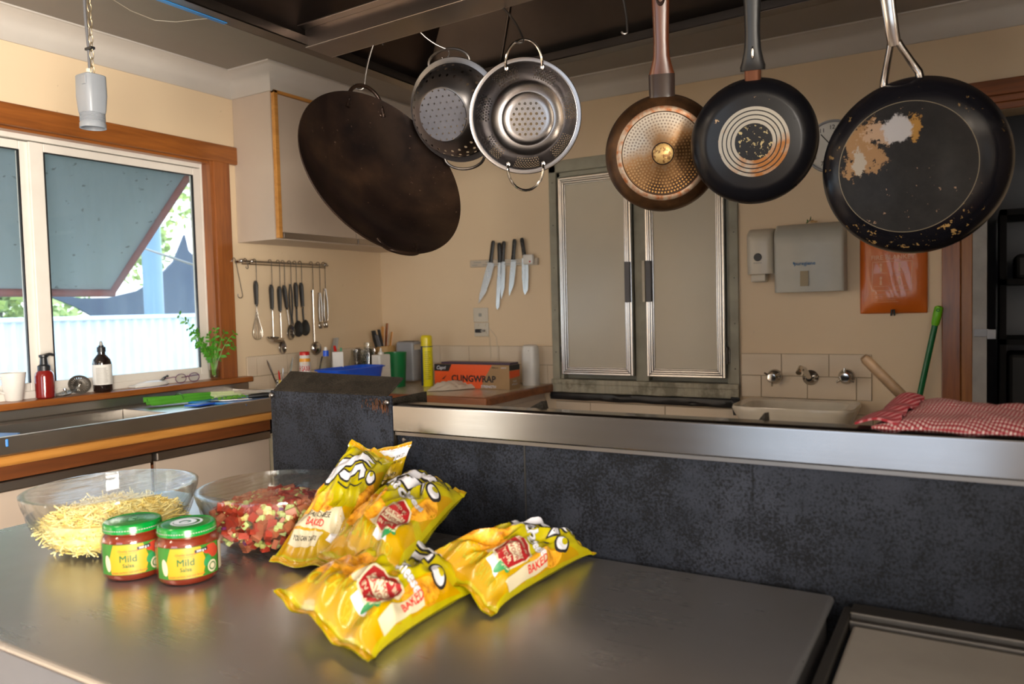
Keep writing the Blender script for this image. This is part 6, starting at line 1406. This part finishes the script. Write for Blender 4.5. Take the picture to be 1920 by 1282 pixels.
td = thing('paper_towel_dispenser', 'pale grey paper towel dispenser with small blue lettering', 'towel dispenser', (2.45, 0, 1.48))
x0, x1, z0, z1 = 2.315, 2.60, 1.345, 1.640
curved_case(x0, x1, z0, z1, .06, .10, side=.01).build('cover', plain('dispenser_grey', (.46, .45, .40), .35), td, bevel=.001)
MB().box(2.425, 2.458, -.1015, -.094, z0+.025, z0+.090).build('level_window', plain('window_tan', (.30, .23, .12), .4), td)
Decal(plane_map((2.44, -.1005, z0+.122), (1, 0, 0), (0, 0, 1), (0, -1, 0)), .05).text('puregiene', .004, 0, .022, 0, .0012, .0004).ell(-.040, .002, .004, .006, .4, .0012).build('lettering', 'logo_blue', td)
tw = thing('dried_twig', 'tiny dried twig with leaves resting on top of the towel dispenser', 'twig', (2.45, -.04, 1.64))
b = MB(); c_ = V(2.455, -.045, 1.641)
b.tube([c_+V(-.012, 0, .001), c_+V(0, 0, .010), c_+V(.006, 0, .028)], .0014, 5).tube([c_+V(-.014, 0, .002), c_+V(-.004, -.004, .012), c_+V(.016, 0, .014)], .0012, 5).build('stem', 'bark', tw)
b = MB().ball(c_+V(.012, 0, .008), .008, 1, (1.4, .5, .7)).ball(c_+V(.026, 0, .006), .007, 1, (1.2, .4, .6)).build('leaf', 'clay', tw)
MB().ball(c_+V(-.008, -.002, .010), .006, 1, (.5, .5, 1.6)).ball(c_+V(.005, 0, .022), .005, 1, (.4, .4, 1.8)).build('dark_leaf', 'leaf_dark', tw)
# fire blanket pouch
fp = thing('fire_blanket_pouch', 'orange red soft plastic fire blanket pouch hanging beside the door casing', 'fire blanket', (2.78, 0, 1.45))
M['pouch'] = plain('pouch_red', (.60, .13, .010), .30, var=.10, vs=5, coat=.3)
def pc(u, v_):
    x = 2.652+.252*u; z = 1.246+.34*v_; bul = (1-(2*u-1)**4)*(1-(2*v_-1)**6); 
    return V(x, -.008-.020*bul-.005*noise.noise(V(u*3, v_*3, 2))*bul-.006*abs(noise.noise(V(u*5+v_*2, v_*1.2, 7)))*bul, z)
MB().grid(pc, 40, 50).build('pouch', 'pouch', fp, solid=.004)
MB().box(2.66, 2.90, -.006, 0, 1.25, 1.585).build('backing', 'orange_red', fp)
mp = lambda x, y, l: pc((x+.126)/.252, (y+.17)/.34)+V(0, -l-.0022, 0)
faded = plain('faded_print', (.78, .42, .24), .4)
d_ = Decal(mp, .01).text('FIRE BLANKET', .0, .062, .026, 0, .001, .0003); d_.stroke([(-.076, .045), (.072, .045), (.068, -.075), (-.080, -.075), (-.076, .045)], .0022)
for cx_, cy_ in ((-.045, .020), (.025, .020), (-.045, -.035), (.025, -.035)):
    d_.stroke([(cx_-.025, cy_-.022), (cx_+.025, cy_-.022)], .0016).ell(cx_, cy_+.012, .005, .007).poly([(cx_-.005, cy_-.016), (cx_+.005, cy_-.016), (cx_+.003, cy_+.004), (cx_-.003, cy_+.004)])
for k in range(5): d_.stroke([(-.07, -.090-k*.008), (.02-.01*(k % 2), -.090-k*.008)], .0014)
d_.build('print', faded, fp)
for dx in (-.004, .004): MB().tube([V(2.778+dx, -.030, 1.262), V(2.778+dx*1.5, -.028, 1.236)], .004, 6).build('pull_tab', 'black', fp)
# wall clock behind the pans
ck = thing('wall_clock', 'round white wall clock half hidden behind two black pans', 'clock', (2.545, 0, 1.965)); Rk = 49*pxm((2.545, 0, 1.96))
T_ = Matrix.Translation((2.545, 0, 1.965)) @ Matrix.Rotation(PI/2, 4, 'X')
MB().lathe([(Rk*.90, .022), (Rk*.93, .030), (Rk*.98, .030), (Rk, .022), (Rk, 0), (0, 0)], 56, T_).build('rim', 'grey_plastic', ck); MB().lathe([(0, .018), (Rk*.92, .018), (Rk*.92, .012), (0, .012)], 48, T_).build('face', 'clock_face', ck)
d_ = Decal(plane_map((2.545, -.0185, 1.965), (1, 0, 0), (0, 0, 1), (0, -1, 0)), .1)
for k in range(12): a = PI/2-2*PI*(k+1)/12; d_.text(str(k+1), Rk*.72*math.cos(a), Rk*.72*math.sin(a), Rk*.22, 0, .0005, .0002)
d_.stroke([(0, 0), (-.045, .055)], .004).stroke([(0, 0), (-.040, -.070)], .003).build('numerals_and_hands', 'ink', ck)
# taps
for i, (px, lab) in enumerate(((1452, 'chrome wall tap with star handle, left over the basin'), (1587, 'chrome wall tap with star handle, right over the basin'))):
    c_ = at(px, 706, y=-.02); o = thing('wall_tap', lab, 'tap', (c_.x, -.009, c_.z)); T_ = Matrix.Translation((c_.x, -.009, c_.z)) @ Matrix.Rotation(PI/2, 4, 'X')
    MB().lathe([(.034, 0), (.034, .003), (.026, .012), (.018, .016), (.017, .040), (.022, .044), (.024, .060), (.018, .068), (0, .070)], 32, T_).build('body', 'chrome', o)
    b = MB()
    for k in range(3): a = .5+2*PI*k/3+i*1.1; b.tube([V(c_.x, -.063, c_.z)+V(math.cos(a), 0, math.sin(a))*.012, V(c_.x, -.063, c_.z)+V(math.cos(a), 0, math.sin(a))*.040], [.0065, .0045], 8)
    b.build('lever', 'chrome', o)
c_ = at(1519, 708, y=-.02); o = thing('wall_spout', 'swivel chrome spout between the two wall taps', 'spout', (c_.x, -.009, c_.z)); T_ = Matrix.Translation((c_.x, -.009, c_.z)) @ Matrix.Rotation(PI/2, 4, 'X')
MB().lathe([(.034, 0), (.034, .003), (.025, .012), (.014, .016), (.014, .04), (0, .04)], 32, T_).build('flange', 'chrome', o)
MB().tube([V(c_.x, -.02, c_.z), V(c_.x, -.06, c_.z+.010), V(c_.x-.008, -.11, c_.z+.045), V(c_.x-.014, -.16, c_.z+.055), V(c_.x-.018, -.185, c_.z+.035)], [.012, .012, .011, .011, .012], 14).build('spout_arm', 'chrome', o)
# wash basin
wb_ = thing('wash_basin', 'cream ceramic wall basin under the taps', 'basin', (2.42, -.2, .72)); bx0, bx1, D_ = 2.175, 2.665, .36; zr = .872
def rr(cx, cy, hx, hy, p_, z): return [V(cx+hx*math.copysign(abs(math.cos(a))**(2/p_), math.cos(a)), cy+hy*math.copysign(abs(math.sin(a))**(2/p_), math.sin(a)), z) for a in [2*PI*k/56 for k in range(56)]]
cx_, cy_ = (bx0+bx1)/2, -D_/2-.004; hx, hy = (bx1-bx0)/2, D_/2
secs = [rr(cx_, cy_+.04, hx*.45, hy*.6, 3, zr-.20), rr(cx_, cy_+.01, hx*.80, hy*.88, 3.4, zr-.12), rr(cx_, cy_, hx*.97, hy*.99, 5, zr-.03), rr(cx_, cy_, hx, hy, 5.5, zr-.010), rr(cx_, cy_, hx*.985, hy*.985, 5.5, zr),
        rr(cx_, cy_-.02, hx*.84, hy*.76, 4.2, zr-.004), rr(cx_, cy_-.02, hx*.80, hy*.70, 4, zr-.018), rr(cx_, cy_-.012, hx*.66, hy*.52, 3, zr-.090), rr(cx_, cy_, hx*.30, hy*.25, 2.2, zr-.125)]
b = MB(); b.smooth = True; R_ = [[b.bm.verts.new(p) for p in s_] for s_ in secs]
for a, c_ in zip(R_, R_[1:]):
    for k in range(56): b.bm.faces.new((a[k], a[(k+1) % 56], c_[(k+1) % 56], c_[k]))
b.bm.faces.new(R_[0]); b.bm.faces.new(R_[-1][::-1]); b.build('bowl', 'porcelain', wb_)
T_ = Matrix.Translation((cx_+.0, cy_+hy*.66, zr-.038)) @ Matrix.Rotation(PI/2+.35, 4, 'X')
d_ = MB().lathe([(.006, .002), (.0085, .003), (.0085, 0)], 20, T_); d_.box(-.003, .0, -.003, .006, 0, .003, T=T_); d_.build('maker_mark', 'faint_grey', wb_)
# green broom handle
P0, P1 = at(1722, 752, y=-.05), at(1761, 573, y=-.05); d = (P1-P0).normalized(); bt = P0-d*((P0.z-.12)/d.z)
bm_ = thing('broom', 'dark green broom handle with lime grip leaning by the door casing', 'broom', (bt.x, -.06, 0))
Pm = at(1753, 610, y=-.05); MB().tube([bt, Pm], .0115, 12).build('handle', 'broom_green', bm_); MB().tube([Pm, Pm.lerp(P1, .1), Pm.lerp(P1, .6), P1-d*.006, P1], [.012, .015, .0165, .0155, .006], 12).build('grip', 'lime', bm_)
MB().lathe([(.004, 0), (.0065, .002), (.0065, 0)], 12, Matrix.Translation(P1-d*.018+V(0, -.016, 0)) @ Matrix.Rotation(PI/2, 4, 'X')).build('hanging_eye', 'green', bm_)
MB().box(bt.x-.14, bt.x+.14, -.08, -.03, .06, .13).build('broom_head', 'broom_green', bm_, bevel=.01)
b = MB().hexa([V(bt.x-.15, -.09, 0), V(bt.x+.15, -.09, 0), V(bt.x+.15, -.025, 0), V(bt.x-.15, -.025, 0), V(bt.x-.135, -.075, .06), V(bt.x+.135, -.075, .06), V(bt.x+.135, -.035, .06), V(bt.x-.135, -.035, .06)]); b.build('bristles', 'leaf_dark', bm_)

# ------------------------------------------------------------------ gingham tea towel on a dark cooker top behind the splashback
ct_ = thing('cooker_body', 'dark steel cooker body behind the splashback, under the checked towel', 'cooker', (3.5, -2.2, 0))
MB().box(2.99, 3.95, -2.418, -2.17, .08, 1.118).build('body', 'panel', ct_, bevel=.003)
for x in (3.03, 3.9): MB().box(x-.02, x+.02, -2.40, -2.19, 0, .08).build('foot', 'dark', ct_)
t = NT('gingham_cotton'); v = t.obj(); s3 = t.sep(t.map(v, rot=(0, 0, .22)))
k_ = 2*PI/.0047
g = t.math('ADD', t.math('GREATER_THAN', t.math('SINE', t.math('MULTIPLY', s3[0], k_)), 0.0), t.math('GREATER_THAN', t.math('SINE', t.math('MULTIPLY', t.math('ADD', s3[1], t.math('MULTIPLY', s3[2], -1.0)), k_)), 0.0))
wv = t.noise(t.map(v, scale=(900, 900, 900)), 1, 1)
c1 = t.mix(t.math('GREATER_THAN', g, .5), (.46, .40, .38), (.27, .045, .055)); c1 = t.mix(t.math('GREATER_THAN', g, 1.5), c1, (.17, .005, .012))
t.set(c=c1, r=.9); t.bump(wv, .3, .001); M['gingham'] = t.m
t = NT('striped_hem'); v = t.obj(); s3 = t.sep(t.map(v, rot=(0, 0, .9)))
t.set(c=t.mix(t.math('GREATER_THAN', t.math('SINE', t.math('MULTIPLY', s3[0], 2*PI/.0085)), .35), (.20, .006, .014), (.34, .13, .14)), r=.9); M['hem'] = t.m
tt = thing('tea_towel', 'red and white gingham tea towel heaped over the cooker behind the splashback', 'tea towel', (3.15, -2.35, 1.135))
q00, q10, q11, q01 = at(1628, 806, z=1.136), V(3.42, -2.452, 1.137), V(3.42, -2.22, 1.137), at(1700, 790, z=1.136)
q00 = V(2.952, -2.452, 1.1365); q01 = V(2.978, -2.25, 1.1365)
def tf(u, v_):
    P = (q00*(1-u)+q10*u)*(1-v_)+(q01*(1-u)+q11*u)*v_
    e_ = min(1, min(v_, 1-v_)*5, u*7); e_ = math.sin(e_*PI/2)
    h = .018+.010*noise.noise(V(u*5, v_*3, 1))+.006*abs(noise.noise(V(u*12+v_*4, v_*5, 4)))+.006*math.exp(-((u-.12)/.09)**2-((v_-.7)/.35)**2)
    w2 = V(.006*noise.noise(V(v_*7, u*4, 2)), .008*noise.noise(V(u*10, v_*2, 9)), 0)
    return P+w2*(1-v_*.5)+V(0, 0, h*e_*(.75+.35*v_))
MB().grid(tf, 150, 50).build('cloth', 'gingham', tt, solid=.003)
def hf(u, v_):     # striped folded corner at the left
    a = tf(.0+.07*u, .04+.94*v_); return a+V(-.022*(1-u)-.004*math.sin(v_*7), 0, .003+.010*math.sin(u*PI)*(.3+v_)+.003*math.sin(v_*26+u*4)*u)
MB().grid(hf, 24, 60).build('striped_corner', 'hem', tt, solid=.003)
P0, P1 = at(1619, 669, y=-2.25), at(1700, 750, y=-2.22); d = (P1-P0)
wh = thing('wooden_dowel', 'plain wooden dowel poking up from under the checked tea towel', 'dowel', P1)
MB().tube([P0, P0+d*.06, P1, P1+d*.15], [.006, .0085, .0085, .0085], 12).build('dowel_rod', plain('weathered_dowel', (.17, .105, .055), .6, var=.25, vs=40), wh)

# ------------------------------------------------------------------ outside the window
aw = thing('window_awning', 'grey canvas awning with red brown frame sloping down outside the window', 'awning', (-.45, -2.3, 1.45))
A0, A1, B0, B1_ = V(-.09, -4.3, 2.0), V(-.09, -1.235, 2.0), V(-.80, -4.3, 1.455), V(-.80, -1.195, 1.45)
MB().slab([A0, A1, B1_, B0], .004).build('canvas', 'awning', aw)
MB().tube([B0+V(0, -.0, -.012), B1_+V(0, .0, -.012)], .020, 10).build('bottom_bar', 'awning_frame', aw)
for y in (-1.205, -2.145, -3.1): MB().tube([V(-.09, y-.02, 1.985), V(-.80, y, 1.44)], .017, 10).build('frame_bar', 'awning_frame', aw)
MB().tube([at(272, 466, x=-.62), V(-.10, -1.04, 1.50)], .006, 8).build('stay_rod', 'faint_grey', aw)
fn = thing('corrugated_fence', 'white corrugated metal fence outside the window', 'fence', (-3, 1.0, -.6))
FZ = 1.29
b = MB(); b.grid(lambda u, v_: V(-3+.016*math.copysign(abs(math.sin(u*150*2*PI))**.6, math.sin(u*150*2*PI)), -6+12*u, -.6+(FZ+.6)*v_), 1800, 1); b.smooth = False
b.build('corrugated_sheet', 'fence', fn, smooth=True)
MB().box(-3.03, -2.97, -6, 6, FZ, FZ+.035).build('capping_rail', 'fence', fn, bevel=.006)
tag(MB().tube([V(-3.4, .80, -.6), V(-3.4, .80, 2.9)], .085, 24).build('steel_post', 'post_blue'), 'tall blue grey steel post standing behind the white fence', 'post')
P = [(60, 535), (90, 548), (150, 559), (203, 558), (257, 545), (295, 521), (325, 490), (345, 440), (352, 470), (372, 490), (420, 520), (420, 600), (185, 600), (140, 575), (95, 557)]
b = MB(); W3 = [at(x, y, x=-5.0) for x, y in P]; pts2 = [(p.y, p.z) for p in W3]
TT = Matrix(((0, 0, 1, 0), (1, 0, 0, 0), (0, 1, 0, 0), (0, 0, 0, 1))); b.prism(pts2, -5.02, -4.98, TT)
sl = thing('shade_sail', 'dark curved shade sail hanging behind the white fence', 'shade sail', (-5, 3.0, -.6)); b.build('cloth', 'sail', sl); MB().tube([V(-5, pts2[10][0]-.05, -.6), V(-5, pts2[10][0]-.05, pts2[10][1]+.3)], .05, 12).build('mast', 'grey_dark', sl)
struct(MB().box(-30, -.16, -20, 30, -.75, -.6), 'ground', 'grass')
random.seed(33)
t = NT('tree_foliage'); v = t.obj(); t.set(c=t.ramp(t.noise(v, 2.2, 3), (.3, (.24, .36, .07)), (.55, (.60, .70, .20)), (.75, (.85, .84, .45))), r=.6); M['foliage'] = t.m
def tree(x, y, h, r_, lab, n=2600):
    o = thing('garden_tree', lab, 'tree', (x, y, -.6), 'trees beyond the fence')
    MB().tube([(x, y, -.6), (x+.1, y+.1, h*.5), (x, y, h*.8)], [.16, .12, .06], 10).build('trunk', 'bark', o)
    b = MB(); cl_ = [(V(random.gauss(0, .5), random.gauss(0, .5), random.gauss(0, .45))*r_, random.uniform(.25, .5)*r_) for _ in range(16)]
    for k in range(n):
        c_, cr_ = random.choice(cl_); d = V(random.gauss(0, 1), random.gauss(0, 1), random.gauss(0, 1)).normalized()*cr_*random.uniform(.6, 1.05); p = V(x, y, h*.75)+c_+d
        s_ = random.uniform(.05, .11); a = V(random.gauss(0, 1), random.gauss(0, 1), random.gauss(0, 1)).normalized()*s_; q_ = a.cross(V(random.random(), random.random(), 1)).normalized()*s_*.6
        b.bm.faces.new([b.bm.verts.new(p+e_) for e_ in (-a, q_, a, -q_)])
    b.smooth = False; b.build('crown', 'foliage', o, smooth=False)
tree(-7.5, 1.2, 2.8, 1.1, 'pale leafy tree beyond the fence, seen beside the blue grey post')
tree(-10, 5.2, 4.0, 1.7, 'taller leafy tree beyond the fence at the right of the window')
tree(-12, .2, 3.0, 1.5, 'low leafy tree beyond the fence, behind the awning corner')
tree(-8.5, -2.4, 2.4, 1.3, 'leafy tree beyond the fence, seen under the awning at the left')
tree(-15, 4.4, 3.6, 2.2, 'distant leafy tree between the others beyond the fence')

# ------------------------------------------------------------------ store room things, unseen shade blocker, added ceiling lights
sh = thing('store_shelving', 'dark shelving unit in the unlit store beyond the doorway', 'shelving', (3.6, 1.4, 0))
for z in (.05, .62, 1.05, 1.36, 1.72): MB().box(3.18, 4.4, 1.15, 1.65, z, z+.03).build('shelf', 'dark', sh)
for x in (3.18, 4.37): MB().box(x, x+.03, 1.15, 1.65, 0, 1.75).build('upright', 'dark', sh)
for i, (x0, x1, z0, z1, lab) in enumerate(((3.25, 3.9, 1.391, 1.52, 'low dark box on the upper shelf of the unlit store'), (3.22, 4.2, .651, 1.0, 'large dark tub on the lower shelf of the unlit store'))):
    tag(MB().box(x0, x1, 1.2, 1.55, z0, z1).build('storage_box', 'black_matte', bevel=.02), lab, 'box')
rf = thing('shade_blocker', 'unseen fridge shaped block right of the griddle, added to shade the right side', 'shade blocker', (4.4, -3.2, 0))  # unseen block in fridge form, added to shade back wall and foreground at right
MB().box(4.02, 4.75, -3.75, -2.72, .06, 2.0).build('body', 'sink', rf, bevel=.01); MB().box(4.0, 4.02, -3.73, -2.74, .12, 1.98).build('door', 'sink', rf, bevel=.004); MB().tube([(3.97, -3.64, .9), (3.95, -3.64, 1.0), (3.95, -3.64, 1.4), (3.97, -3.64, 1.5)], .012, 8).build('handle', 'chrome', rf)
for y in (-3.65, -2.82): MB().box(4.1, 4.7, y-.03, y+.03, 0, .06).build('foot', 'black', rf)
t = NT('lamp_diffuser'); t.set(c=(.9, .88, .82), r=.5, ec=(1, .88, .72), es=.6); M['diffuser'] = t.m
for i, (x, y, lab, pw) in enumerate(((1.35, -3.95, 'unseen ceiling light added behind the camera towards the window side', 7), (3.9, -4.9, 'unseen ceiling light added behind the camera towards the right wall', 5))):
    o = thing('added_ceiling_light', lab, 'ceiling light', (x, y, CZ), 'added ceiling lights'); MB().box(x-.10, x+.10, y-.6, y+.6, CZ-.03, CZ-.001).build('housing', 'white', o, bevel=.004); MB().box(x-.07, x+.07, y-.58, y+.58, CZ-.050, CZ-.030).build('diffuser', 'diffuser', o, bevel=.01)  # unseen fittings, added to brighten the room a little
    l_ = area_light('added_tube_light', (x, y, CZ-.056), (0, 0, -1), .14, 1.16, pw, (1, .80, .60)); l_.parent = o; l_.matrix_parent_inverse = o.matrix_basis.inverted()
